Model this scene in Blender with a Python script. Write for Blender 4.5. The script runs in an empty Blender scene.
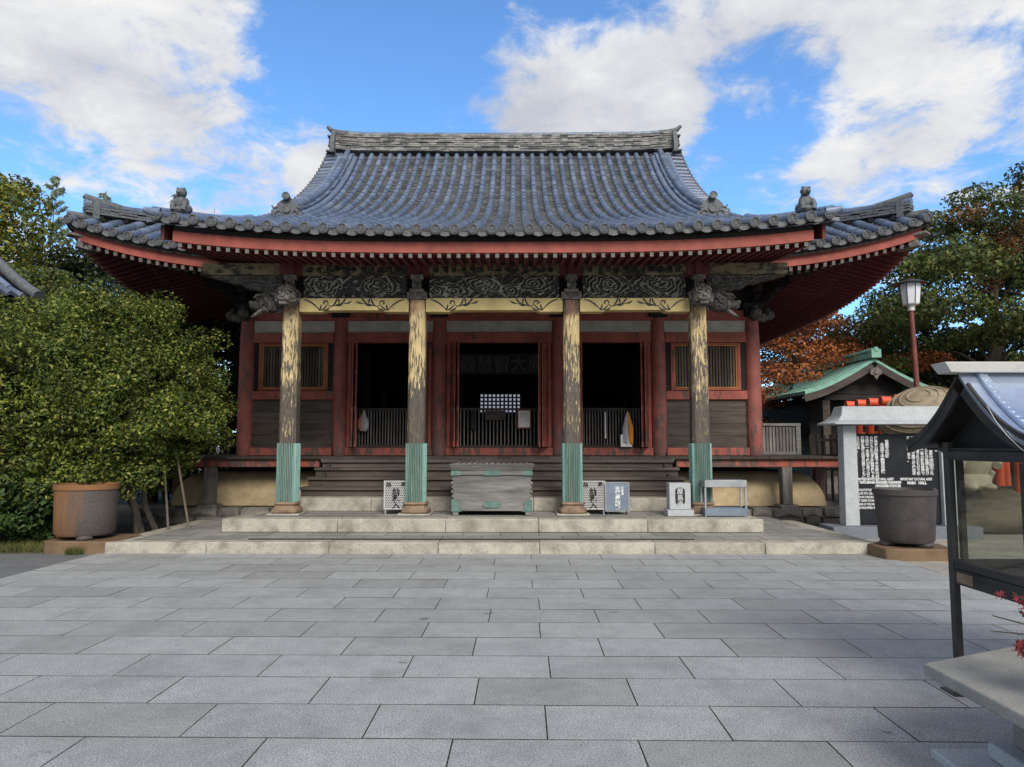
import bpy, math, random
import numpy as np
from mathutils import Vector, Matrix, Euler
R = math.radians
random.seed(7)
S = bpy.context.scene
COL = S.collection
# ------------------------------------------------------------------ camera, world, sun, exposure
cam = bpy.data.cameras.new('camera'); camo = bpy.data.objects.new('camera', cam); COL.objects.link(camo)
cam.sensor_width = 36; cam.lens = 25.14; cam.clip_end = 3000; cam.clip_start = .05
camo.location = (0, 0, 1.6); camo.rotation_euler = (R(90 + 4.92), 0, R(.32))
S.camera = camo
SUN_EL, SUN_AZ = R(35), R(163)          # azimuth clockwise from +Y: behind the camera, a little to the right
W = bpy.data.worlds.new('World'); S.world = W; W.use_nodes = True
nt = W.node_tree; nt.nodes.clear()
def wn(t, **k):
    n = nt.nodes.new(t)
    for a, b in k.items(): setattr(n, a, b)
    return n
def wl(a, b): nt.links.new(a, b)
def wmath(op, a, b=None, c=None):
    n = wn('ShaderNodeMath', operation=op)
    for i, q in enumerate((a, b, c)):
        if q is None: continue
        if isinstance(q, (int, float)): n.inputs[i].default_value = q
        else: wl(q, n.inputs[i])
    return n.outputs[0]
sky = wn('ShaderNodeTexSky', sky_type='NISHITA', sun_disc=False, sun_elevation=SUN_EL, sun_rotation=SUN_AZ, altitude=300, air_density=1.0, dust_density=.15, ozone_density=2.5)
tc = wn('ShaderNodeTexCoord')
sep = wn('ShaderNodeSeparateXYZ'); wl(tc.outputs['Generated'], sep.inputs[0])
den = wmath('ADD', wmath('MAXIMUM', sep.outputs[2], 0.0), .22)
cmb = wn('ShaderNodeCombineXYZ'); wl(wmath('DIVIDE', sep.outputs[0], den), cmb.inputs[0]); wl(wmath('DIVIDE', sep.outputs[1], den), cmb.inputs[1])
def wnoise(scale, detail, rough, off=(0, 0, 0), dist=0.):
    mp = wn('ShaderNodeMapping'); mp.inputs['Location'].default_value = off; wl(cmb.outputs[0], mp.inputs[0])
    n = wn('ShaderNodeTexNoise'); wl(mp.outputs[0], n.inputs['Vector'])
    n.inputs['Scale'].default_value = scale; n.inputs['Detail'].default_value = detail; n.inputs['Roughness'].default_value = rough; n.inputs['Distortion'].default_value = dist
    return n.outputs['Fac']
base = wnoise(2.1, 12, .6, (3.1, 1.7, 0), .15)
puff = wnoise(1.5, 10, .55, (8.4, 2.2, 4), .0)
def blob(az, el, rad, gain):
    d = Vector((math.sin(R(az)) * math.cos(R(el)), math.cos(R(az)) * math.cos(R(el)), math.sin(R(el))))
    dt = wn('ShaderNodeVectorMath', operation='DOT_PRODUCT'); wl(tc.outputs['Generated'], dt.inputs[0]); dt.inputs[1].default_value = d
    mr = wn('ShaderNodeMapRange', interpolation_type='SMOOTHSTEP'); wl(dt.outputs['Value'], mr.inputs[0])
    mr.inputs['From Min'].default_value = math.cos(R(rad)); mr.inputs['From Max'].default_value = math.cos(R(rad * .15))
    mr.inputs['To Min'].default_value = 0; mr.inputs['To Max'].default_value = gain
    return mr.outputs[0]
BLOBS = [(-34, 30, 14, .40), (-27, 27, 9, .22), (-36, 22, 12, .33), (-25, 19.5, 7, .30), (-17, 19, 6, .34), (-11.5, 20, 5, .25),
         (4, 23.5, 7, .33), (9, 27, 7, .33), (15, 31, 9, .34), (25, 30, 8, .40), (33, 28, 13, .36), (38, 20, 12, .36), (29, 21, 7, .34), (23, 17.5, 6, .30), (20.5, 24, 3.2, .2),
         (1, 32, 6, .12), (-16, 28, 3, .12), (-22, 25.5, 3.5, .14),
         (-13, 31, 9, -.35), (-8, 25, 8, -.35), (-18, 26.5, 5, -.14), (19, 26, 5, -.16), (23, 27, 4, -.22), (15, 20, 4, -.14),
         (16, 31.5, 5, .35), (-14.5, 20.5, 4.5, .32), (-4.5, 25, 4.5, .42), (1.5, 26, 5.5, .34), (7, 27.5, 6, .28), (1, 31, 4, .16), (20.5, 25, 6, -.36), (19.5, 24.2, 1.8, .30), (-1.5, 29.5, 2.5, .15),
         (180, 35, 75, .75), (120, 40, 50, .5), (-110, 45, 50, .5), (0, 80, 40, .35)]
wisp = wnoise(7.5, 12, .66, (1.3, 7.7, 0), .4)
acc = wmath('ADD', wmath('ADD', wmath('MULTIPLY', wmath('SUBTRACT', base, .5), 2.2), .42), wmath('MULTIPLY', wmath('SUBTRACT', wisp, .5), 1.7))
for b in BLOBS: acc = wmath('ADD', acc, blob(b[0], b[1], b[2], b[3] * .85))
mask = wn('ShaderNodeMapRange', interpolation_type='SMOOTHSTEP'); wl(acc, mask.inputs[0])
mask.inputs['From Min'].default_value = .44; mask.inputs['From Max'].default_value = 1.0
cr = wn('ShaderNodeValToRGB'); wl(wmath('ADD', puff, wmath('MULTIPLY', wmath('SUBTRACT', wisp, .5), .35)), cr.inputs[0])
cr.color_ramp.elements[0].position = .38; cr.color_ramp.elements[0].color = (.50, .53, .60, 1)
cr.color_ramp.elements[1].position = .70; cr.color_ramp.elements[1].color = (.92, .91, .89, 1)
bg1 = wn('ShaderNodeBackground'); bg1.inputs['Strength'].default_value = .12
tint = wn('ShaderNodeMixRGB', blend_type='MULTIPLY'); tint.inputs[0].default_value = 1; wl(sky.outputs[0], tint.inputs[1]); tint.inputs[2].default_value = (.72, 1.0, 1.22, 1)
wl(tint.outputs[0], bg1.inputs['Color'])
bg2 = wn('ShaderNodeBackground'); wl(cr.outputs[0], bg2.inputs['Color']); bg2.inputs['Strength'].default_value = .65
mx = wn('ShaderNodeMixShader'); wl(mask.outputs[0], mx.inputs[0]); wl(bg1.outputs[0], mx.inputs[1]); wl(bg2.outputs[0], mx.inputs[2])
wo = wn('ShaderNodeOutputWorld'); wl(mx.outputs[0], wo.inputs[0])
sun = bpy.data.lights.new('sun', 'SUN'); suno = bpy.data.objects.new('sun', sun); COL.objects.link(suno)
sun.energy = 2.0; sun.angle = R(28); sun.color = (1, .945, .87)
suno.rotation_euler = (R(90) - SUN_EL, 0, -SUN_AZ + math.pi)
suno.location = (-20, -20, 30)
S.view_settings.view_transform = 'Standard'; S.view_settings.look = 'None'; S.view_settings.gamma = 1; S.view_settings.exposure = .78
S.cycles.max_bounces = 6; S.cycles.transparent_max_bounces = 8

# ------------------------------------------------------------------ materials
def lin(r, g, b):
    f = lambda c: (c / 12.92 if c <= .04045 else ((c + .055) / 1.055) ** 2.4)
    return (f(r / 255), f(g / 255), f(b / 255), 1)
class NT:
    def __init__(s, name):
        s.m = bpy.data.materials.new(name); s.m.use_nodes = True; s.t = s.m.node_tree; s.b = s.t.nodes['Principled BSDF']
        s.tc = s.t.nodes.new('ShaderNodeTexCoord')
    def l(s, a, b): s.t.links.new(a, b)
    def val(s, inp, v):
        if hasattr(v, 'links'): s.l(v, inp)
        else: inp.default_value = v[:3] if inp.type == 'VECTOR' and not isinstance(v, (int, float)) else v
    def noise(s, scale, detail=4, rough=.55, stretch=(1, 1, 1), dist=0):
        mp = s.t.nodes.new('ShaderNodeMapping'); mp.inputs['Scale'].default_value = stretch; s.l(s.tc.outputs['Object'], mp.inputs[0])
        n = s.t.nodes.new('ShaderNodeTexNoise'); s.l(mp.outputs[0], n.inputs['Vector'])
        n.inputs['Scale'].default_value = scale; n.inputs['Detail'].default_value = detail; n.inputs['Roughness'].default_value = rough; n.inputs['Distortion'].default_value = dist
        return n.outputs['Fac']
    def ramp(s, x, a, b, lo=0., hi=1.):
        n = s.t.nodes.new('ShaderNodeMapRange'); s.val(n.inputs[0], x)
        n.inputs[1].default_value = a; n.inputs[2].default_value = b; n.inputs[3].default_value = lo; n.inputs[4].default_value = hi
        return n.outputs[0]
    def math(s, op, a, b=0.):
        n = s.t.nodes.new('ShaderNodeMath'); n.operation = op; s.val(n.inputs[0], a); s.val(n.inputs[1], b); return n.outputs[0]
    def mix(s, fac, a, b, mode='MIX'):
        n = s.t.nodes.new('ShaderNodeMixRGB'); n.blend_type = mode; s.val(n.inputs[0], fac); s.val(n.inputs[1], a); s.val(n.inputs[2], b); return n.outputs[0]
    def island(s):
        return s.t.nodes.new('ShaderNodeNewGeometry').outputs['Random Per Island']
    def objrand(s): return s.t.nodes.new('ShaderNodeObjectInfo').outputs['Random']
    def z(s):
        n = s.t.nodes.new('ShaderNodeSeparateXYZ'); s.l(s.tc.outputs['Object'], n.inputs[0]); return n.outputs[2]
    def scale(s, col, f):   # multiply colour by a scalar socket
        n = s.t.nodes.new('ShaderNodeVectorMath'); n.operation = 'SCALE'; s.val(n.inputs[0], col); s.val(n.inputs['Scale'], f); return n.outputs[0]
    def out(s, col, rough=.6, metal=0., bump=None, bstr=.3, bdist=.01, spec=.5):
        s.val(s.b.inputs['Base Color'], col); s.val(s.b.inputs['Roughness'], rough); s.val(s.b.inputs['Metallic'], metal); s.b.inputs['Specular IOR Level'].default_value = spec
        if bump is not None:
            n = s.t.nodes.new('ShaderNodeBump'); s.l(bump, n.inputs['Height']); n.inputs['Strength'].default_value = bstr; n.inputs['Distance'].default_value = bdist
            s.l(n.outputs[0], s.b.inputs['Normal'])
        return s.m
def simple(name, c1, c2=None, scale=6, rough=.6, metal=0, isl=0., stretch=(1, 1, 1), fine=60, fineamt=.15, bstr=.25, spec=.4, lo=.35, hi=.65):
    n = NT(name); c2 = c2 or tuple(q * .6 for q in c1[:3]) + (1,)
    a = n.noise(scale, 6, .6, stretch)
    col = n.mix(n.ramp(a, lo, hi), c1, c2)
    f = n.noise(fine, 3, .6, stretch)
    col = n.scale(col, n.ramp(f, .25, .75, 1 - fineamt, 1 + fineamt))
    if isl: col = n.scale(col, n.ramp(n.island(), 0, 1, 1 - isl, 1 + isl))
    return n.out(col, rough, metal, f, bstr, .006, spec)
M = {}
def C(*a): return tuple(a) + (1,)
M['roll'] = simple('roof_tile_rolls', C(.078, .112, .192), C(.14, .165, .215), 3, .42, isl=.30, fine=25, fineamt=.25, spec=.55)
M['pan'] = simple('roof_tile_pans', C(.085, .086, .085), C(.045, .05, .06), 4, .7, isl=.55, fine=30, fineamt=.25)
M['ridge'] = simple('ridge_tiles', C(.23, .222, .205), C(.10, .10, .105), 5, .7, isl=.55, fine=30, fineamt=.25)
M['ornament'] = simple('ornament_tile', C(.13, .14, .15), C(.07, .07, .075), 14, .6, fine=60, fineamt=.3)
def painted(name, paint, wood, amt=.5, zfrom=None, zto=None, zgain=.0, scale=9, rough=.65, stretch=(1, 1, .25), cap=None):
    n = NT(name)
    a = n.noise(scale, 8, .68, stretch, .2); g = n.noise(40, 4, .6, (1, 1, .12)); m = n.noise(1.3, 5, .6)
    t = n.math('ADD', a, n.math('MULTIPLY', n.math('SUBTRACT', m, .5), .5))
    if zfrom is not None: t = n.math('ADD', t, n.ramp(n.z(), zfrom, zto, zgain, 0))
    fac = n.ramp(t, 1 - amt - .03, 1 - amt + .05)
    pc = n.scale(paint, n.ramp(n.noise(3, 6, .6), .3, .7, .72, 1.18))
    if cap: pc = n.mix(n.math('MULTIPLY', n.ramp(n.math('ADD', n.z(), n.math('MULTIPLY', n.math('SUBTRACT', m, .5), 1.2)), 3.92, 4.12), .8), pc, cap)
    wc = n.mix(n.ramp(g, .3, .7), wood, tuple(q * .4 for q in wood[:3]) + (1,))
    return n.out(n.mix(fac, pc, wc), rough, 0, n.math('SUBTRACT', g, n.math('MULTIPLY', fac, .6)), .35, .006, .3)
M['red'] = painted('faded_red_paint', C(.34, .092, .066), C(.16, .10, .085), .40, 1.3, 2.2, .10)
M['redcol'] = painted('faded_red_column', C(.31, .098, .078), C(.17, .125, .115), .40, 1.2, 3.0, .16, scale=14)
M['redfas'] = painted('eave_board_red', C(.30, .076, .056), C(.10, .05, .04), .27, scale=5, stretch=(.25, 1, 1))
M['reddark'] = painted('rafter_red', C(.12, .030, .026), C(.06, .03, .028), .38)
M['yellow'] = painted('peeling_yellow_pillar', C(.56, .425, .215), C(.125, .105, .085), .44, 1.5, 3.8, .26, scale=40, stretch=(1, 1, .13), cap=C(.20, .06, .045))
M['ybeam'] = painted('yellow_beam_paint', C(.58, .45, .20), C(.16, .11, .06), .33, scale=14, stretch=(.3, 1, 1))
M['greenbeam'] = painted('worn_painted_beam', C(.19, .155, .085), C(.05, .042, .034), .5, scale=11, stretch=(.5, 1, 1))
def wood(name, c, rough=.75, stretch=(.12, 1, 1), scale=14, isl=.25, k=.35):
    n = NT(name); a = n.noise(scale, 7, .65, stretch, .3); b = n.noise(2, 5, .6, (.4, 1, 1))
    col = n.mix(n.ramp(a, .3, .72), c, tuple(q * k for q in c[:3]) + (1,))
    col = n.scale(col, n.ramp(b, .3, .7, .7, 1.25)); col = n.scale(col, n.ramp(n.island(), 0, 1, 1 - isl, 1 + isl))
    return n.out(col, rough, 0, a, .4, .006, .3)
M['darkwood'] = wood('dark_weathered_wood', C(.085, .067, .056))
M['stepwood'] = wood('worn_step_wood', C(.12, .095, .078), scale=9)
M['greywood'] = wood('grey_weathered_wood', C(.24, .23, .215), stretch=(.1, 1, 1))
M['greywoodv'] = wood('grey_upright_wood', C(.22, .20, .18), stretch=(1, 1, .1))
M['slatwood'] = wood('brown_window_slats', C(.13, .10, .075), stretch=(1, 1, .1), isl=.5)
M['blackwood'] = wood('blackened_wood', C(.030, .026, .024))
M['plankwood'] = wood('wall_plank_wood', C(.10, .078, .065), scale=11, isl=.3)
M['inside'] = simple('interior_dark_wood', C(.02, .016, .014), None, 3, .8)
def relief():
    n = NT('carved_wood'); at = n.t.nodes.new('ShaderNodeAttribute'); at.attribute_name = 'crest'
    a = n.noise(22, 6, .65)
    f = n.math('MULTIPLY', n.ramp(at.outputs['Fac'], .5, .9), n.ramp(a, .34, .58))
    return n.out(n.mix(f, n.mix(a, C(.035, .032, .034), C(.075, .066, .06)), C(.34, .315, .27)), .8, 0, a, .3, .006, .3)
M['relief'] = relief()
M['carvdark'] = simple('carved_dark_wood', C(.075, .066, .058), C(.03, .027, .026), 14, .8, fine=50, fineamt=.3, bstr=.5)
M['carved'] = simple('carved_grey_wood', C(.15, .132, .115), C(.042, .037, .034), 13, .8, fine=50, fineamt=.35, bstr=.6, isl=.5)
M['black'] = simple('black_paint', C(.018, .018, .019), None, 8, .55)
def copper(name, c1, c2, c3, stretch=(1, 1, .15)):
    n = NT(name); a = n.noise(7, 7, .65, stretch); b = n.noise(30, 4, .6, stretch)
    col = n.mix(n.ramp(a, .35, .65), c1, c2); col = n.mix(n.ramp(b, .55, .72, 0, .8), col, c3)
    return n.out(col, .62, 0, b, .2, .004, .4)
M['copper'] = copper('verdigris_sleeve', C(.11, .235, .205), C(.26, .41, .365), C(.04, .065, .052), (3, 3, .16))
M['copperfit'] = copper('verdigris_fittings', C(.07, .14, .12), C(.13, .21, .18), C(.05, .07, .06), (1, 1, 1))
M['copperroof'] = copper('verdigris_roof', C(.15, .36, .28), C(.27, .46, .37), C(.07, .14, .11), (1, .3, 1))
M['plaster'] = simple('ochre_plaster', C(.56, .44, .26), C(.37, .28, .165), 2.5, .9, fine=30, fineamt=.12)
M['white'] = simple('old_white_plaster', C(.52, .49, .43), C(.36, .34, .30), 3, .9)
def granite(name, c, spk=.35, isl=.12, stain=.25, tint=None, stainscale=.9, rough=.75, spots=False):
    n = NT(name); a = n.noise(105, 2, .7); b = n.noise(stainscale, 6, .6); d = n.noise(7, 6, .65)
    col = n.scale(c, n.ramp(a, .3, .7, 1 - spk, 1 + spk))
    col = n.mix(n.ramp(b, .45, .7, 0, stain), col, tint or tuple(q * .45 for q in c[:3]) + (1,))
    col = n.scale(col, n.ramp(d, .3, .7, .88, 1.1))
    if spots:
        col = n.mix(n.ramp(n.noise(4.5, 3, .5, (.6, 1, 1)), .70, .74, 0, .6), col, (.055, .05, .045, 1)); col = n.mix(n.ramp(n.noise(38, 3, .6), .60, .72, 0, .45), col, (.07, .07, .075, 1))
        col = n.mix(n.ramp(n.island(), .0, .22, .16, 0), col, (.23, .205, .175, 1))
    if isl: col = n.scale(col, n.ramp(n.island(), 0, 1, 1 - isl, 1 + isl))
    return n.out(col, rough, 0, a, .35, .004, .35)
M['pave'] = granite('granite_paving', C(.302, .309, .307), .65, .085, .45, C(.17, .175, .175), 1.6, spots=True)
M['kerb'] = granite('yellow_granite', C(.40, .372, .31), .45, .12, .70, C(.13, .115, .09), 3.6)
M['platpave'] = granite('terrace_paving', C(.27, .26, .24), .3, .16, .5)
M['granite'] = granite('grey_granite', C(.40, .42, .43), .3, .05, .25)
M['granited'] = granite('dark_granite_base', C(.16, .175, .20), .3, .05, .3)
M['rough'] = granite('rough_dark_stone', C(.17, .155, .135), .5, .3, .7, C(.035, .03, .028), 5)
M['rock'] = granite('boulder_stone', C(.13, .105, .075), .5, 0, .9, C(.035, .032, .024), 3.5)
M['statue'] = granite('carved_statue_stone', C(.40, .355, .265), .3, 0, .5, C(.15, .13, .10), 3)
M['hat'] = granite('carved_hat_stone', C(.30, .245, .165), .4, 0, .7, C(.10, .08, .055), 5)
M['rustbase'] = granite('rust_stained_stone', C(.18, .118, .068), .35, 0, .75, C(.075, .04, .02), 3.5)
M['footstone'] = granite('weathered_foot_stone', C(.25, .175, .115), .35, 0, .7, C(.09, .05, .035), 5)
M['concrete'] = granite('stone_slab', C(.25, .245, .225), .22, 0, .5, C(.12, .115, .105), 3)
M['soil'] = simple('soil_ground', C(.10, .085, .065), C(.05, .045, .035), 2, .95, fine=40, fineamt=.3)
M['asphalt'] = simple('dark_asphalt', C(.15, .155, .16), C(.11, .112, .115), 3, .9, fine=120, fineamt=.3)
M['gravel'] = simple('pale_gravel', C(.34, .31, .26), C(.24, .22, .19), 2, .95, fine=45, fineamt=.35)
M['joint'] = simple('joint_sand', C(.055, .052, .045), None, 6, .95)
M['iron'] = simple('dark_cast_iron', C(.036, .030, .031), C(.062, .050, .046), 5, .62, fine=70, fineamt=.25, spec=.5)
def rusty():
    n = NT('rusty_cast_iron'); s = n.t.nodes.new('ShaderNodeSeparateXYZ'); n.l(n.tc.outputs['Object'], s.inputs[0])
    a = n.noise(5, 7, .65, (1, 1, .25)); b = n.noise(45, 3, .6)
    t = n.math('ADD', n.ramp(s.outputs[0], -.34, .30, 1.0, .08), n.math('MULTIPLY', n.math('SUBTRACT', a, .5), 1.3))
    t = n.math('MAXIMUM', t, n.ramp(s.outputs[2], .735, .75, 0, 1.))
    col = n.mix(n.ramp(t, .3, .75), n.scale(C(.085, .070, .062), n.ramp(b, .3, .7, .7, 1.3)), n.mix(a, C(.28, .13, .05), C(.16, .075, .032)))
    return n.out(col, .7, 0, b, .3, .005, .35)
M['rusty'] = rusty()
M['steel'] = simple('brushed_steel', C(.42, .44, .45), C(.30, .31, .32), 5, .42, .6, fineamt=.1)
M['bluesteel'] = simple('blue_grey_steel', C(.20, .245, .30), C(.15, .185, .235), 3, .45, .35, fineamt=.08)
M['roofsteel'] = simple('blue_steel_roof', C(.50, .57, .70), C(.40, .47, .60), 2.5, .2, .7, fine=18, fineamt=.10, bstr=.06, spec=.7)
M['capsteel'] = simple('pale_steel_cap', C(.52, .50, .47), None, 4, .5, .2, fineamt=.06, lo=.6, hi=.9)
M['darksteel'] = simple('dark_sheet_steel', C(.035, .034, .036), C(.055, .052, .05), 5, .5, .3)
M['framewood'] = wood('dark_frame_wood', C(.06, .055, .052), stretch=(1, .12, 1))
M['verm'] = simple('vermilion_paint', C(.74, .105, .035), C(.60, .08, .03), 4, .5, fineamt=.12, isl=.0)
M['lampred'] = simple('brown_red_pole', C(.17, .045, .032), None, 5, .5, fineamt=.12)
M['lampglass'] = simple('milky_lamp_glass', C(.62, .63, .66), C(.55, .56, .6), 3, .35, fineamt=.04)
M['whitepaint'] = simple('white_lettering', C(.72, .73, .73), C(.62, .63, .63), 20, .6, fineamt=.1)
M['pale'] = simple('pale_rafter_tip', C(.19, .175, .155), C(.09, .08, .075), 20, .8, fineamt=.2)
M['perf'] = simple('perforated_sheet', C(.55, .54, .52), C(.45, .44, .42), 20, .6, fineamt=.1)
M['paper'] = simple('white_paper', C(.72, .71, .68), C(.62, .6, .57), 6, .8, fineamt=.05)
M['redlaq'] = simple('red_lacquer', C(.30, .05, .04), None, 6, .5)
M['orange'] = simple('orange_cloth', C(.70, .27, .03), C(.55, .19, .02), 12, .8)
M['greycloth'] = simple('grey_cloth', C(.42, .42, .45), C(.25, .25, .30), 18, .8)
M['pinkcloth'] = simple('pink_cloth', C(.45, .12, .18), C(.35, .25, .08), 16, .8)
M['winframe'] = painted('orange_window_frame', C(.42, .165, .04), C(.16, .07, .04), .36)
M['board'] = simple('black_stone_board', C(.014, .016, .020), C(.02, .022, .026), 6, .7, fineamt=.1, spec=.15)
M['goldink'] = simple('faded_plaque_lettering', C(.09, .085, .075), None, 10, .7)
M['bark'] = simple('bark', C(.085, .068, .05), C(.04, .033, .027), 9, .9, stretch=(1, 1, .25), fine=40, fineamt=.35, bstr=.6)
M['stake'] = simple('weathered_stake', C(.15, .125, .09), C(.08, .065, .05), 7, .85, stretch=(1, 1, .2))
M['wire'] = simple('white_wire', C(.7, .68, .64), None, 6, .5)
M['shoji'] = NT('daylight_glow_screen').out(C(.75, .75, .8), .8)
_b = M['shoji'].node_tree.nodes['Principled BSDF']; _b.inputs['Emission Color'].default_value = (.75, .82, 1, 1); _b.inputs['Emission Strength'].default_value = .20  # screen is no lamp: its emission stands in for daylight through the rear lattice
def glass():
    n = NT('clear_glass'); g = n.t.nodes.new('ShaderNodeBsdfGlossy'); g.inputs['Roughness'].default_value = .02
    t = n.t.nodes.new('ShaderNodeBsdfTransparent'); t.inputs['Color'].default_value = (.86, .88, .86, 1)
    m = n.t.nodes.new('ShaderNodeMixShader'); m.inputs[0].default_value = .035
    n.l(t.outputs[0], m.inputs[1]); n.l(g.outputs[0], m.inputs[2])
    n.l(m.outputs[0], n.t.nodes['Material Output'].inputs['Surface']); return n.m
M['glass'] = glass()
def leafmat(name, cols, rough=.55, trans=.25, spec=.35):
    n = NT(name); r = n.t.nodes.new('ShaderNodeValToRGB'); n.l(n.island(), r.inputs[0])
    e = r.color_ramp.elements; e[0].color = cols[0]; e[0].position = 0; e[1].color = cols[-1]; e[1].position = 1
    for i, c in enumerate(cols[1:-1]):
        q = e.new((i + 1) / (len(cols) - 1)); q.color = c
    cl = n.noise(1.7, 3, .5); col = n.scale(r.outputs[0], n.ramp(cl, .32, .68, .5, 1.5))
    n.out(col, rough, 0, None, spec=spec)
    tr = n.t.nodes.new('ShaderNodeBsdfTranslucent'); n.l(col, tr.inputs[0])
    m = n.t.nodes.new('ShaderNodeMixShader'); m.inputs[0].default_value = trans
    n.l(n.b.outputs[0], m.inputs[1]); n.l(tr.outputs[0], m.inputs[2]); n.l(m.outputs[0], n.t.nodes['Material Output'].inputs['Surface'])
    return n.m
M['leafbush'] = leafmat('glossy_bush_leaves', [C(.026, .052, .013), C(.062, .104, .020), C(.118, .160, .029), C(.18, .205, .036), C(.30, .29, .058)])
M['leafshrub'] = leafmat('dark_shrub_leaves', [C(.02, .05, .014), C(.045, .09, .022), C(.08, .13, .04)])
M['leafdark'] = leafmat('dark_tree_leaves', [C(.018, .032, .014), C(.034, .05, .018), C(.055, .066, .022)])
M['leafmid'] = leafmat('green_tree_leaves', [C(.035, .062, .02), C(.065, .10, .026), C(.11, .135, .032), C(.16, .14, .035)])
M['leafyellow'] = leafmat('yellowing_leaves', [C(.05, .08, .016), C(.11, .14, .022), C(.21, .21, .03), C(.28, .22, .03)])
M['leafgold'] = leafmat('golden_brown_leaves', [C(.08, .06, .015), C(.16, .11, .02), C(.24, .16, .03)])
M['leafmaple'] = leafmat('orange_maple_leaves', [C(.16, .040, .02), C(.32, .085, .030), C(.46, .17, .04), C(.30, .11, .04)])
M['leafrust'] = leafmat('brown_cherry_leaves', [C(.10, .05, .022), C(.20, .095, .03), C(.28, .14, .045)])
M['leafbamboo'] = leafmat('pale_bamboo_leaves', [C(.20, .25, .18), C(.30, .36, .27), C(.16, .20, .12)])
M['leafred'] = leafmat('crimson_maple_leaves', [C(.13, .012, .02), C(.23, .018, .026), C(.08, .008, .014)])
M['grass'] = leafmat('grass_blades', [C(.06, .08, .02), C(.11, .12, .03), C(.16, .14, .05)])

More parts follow.
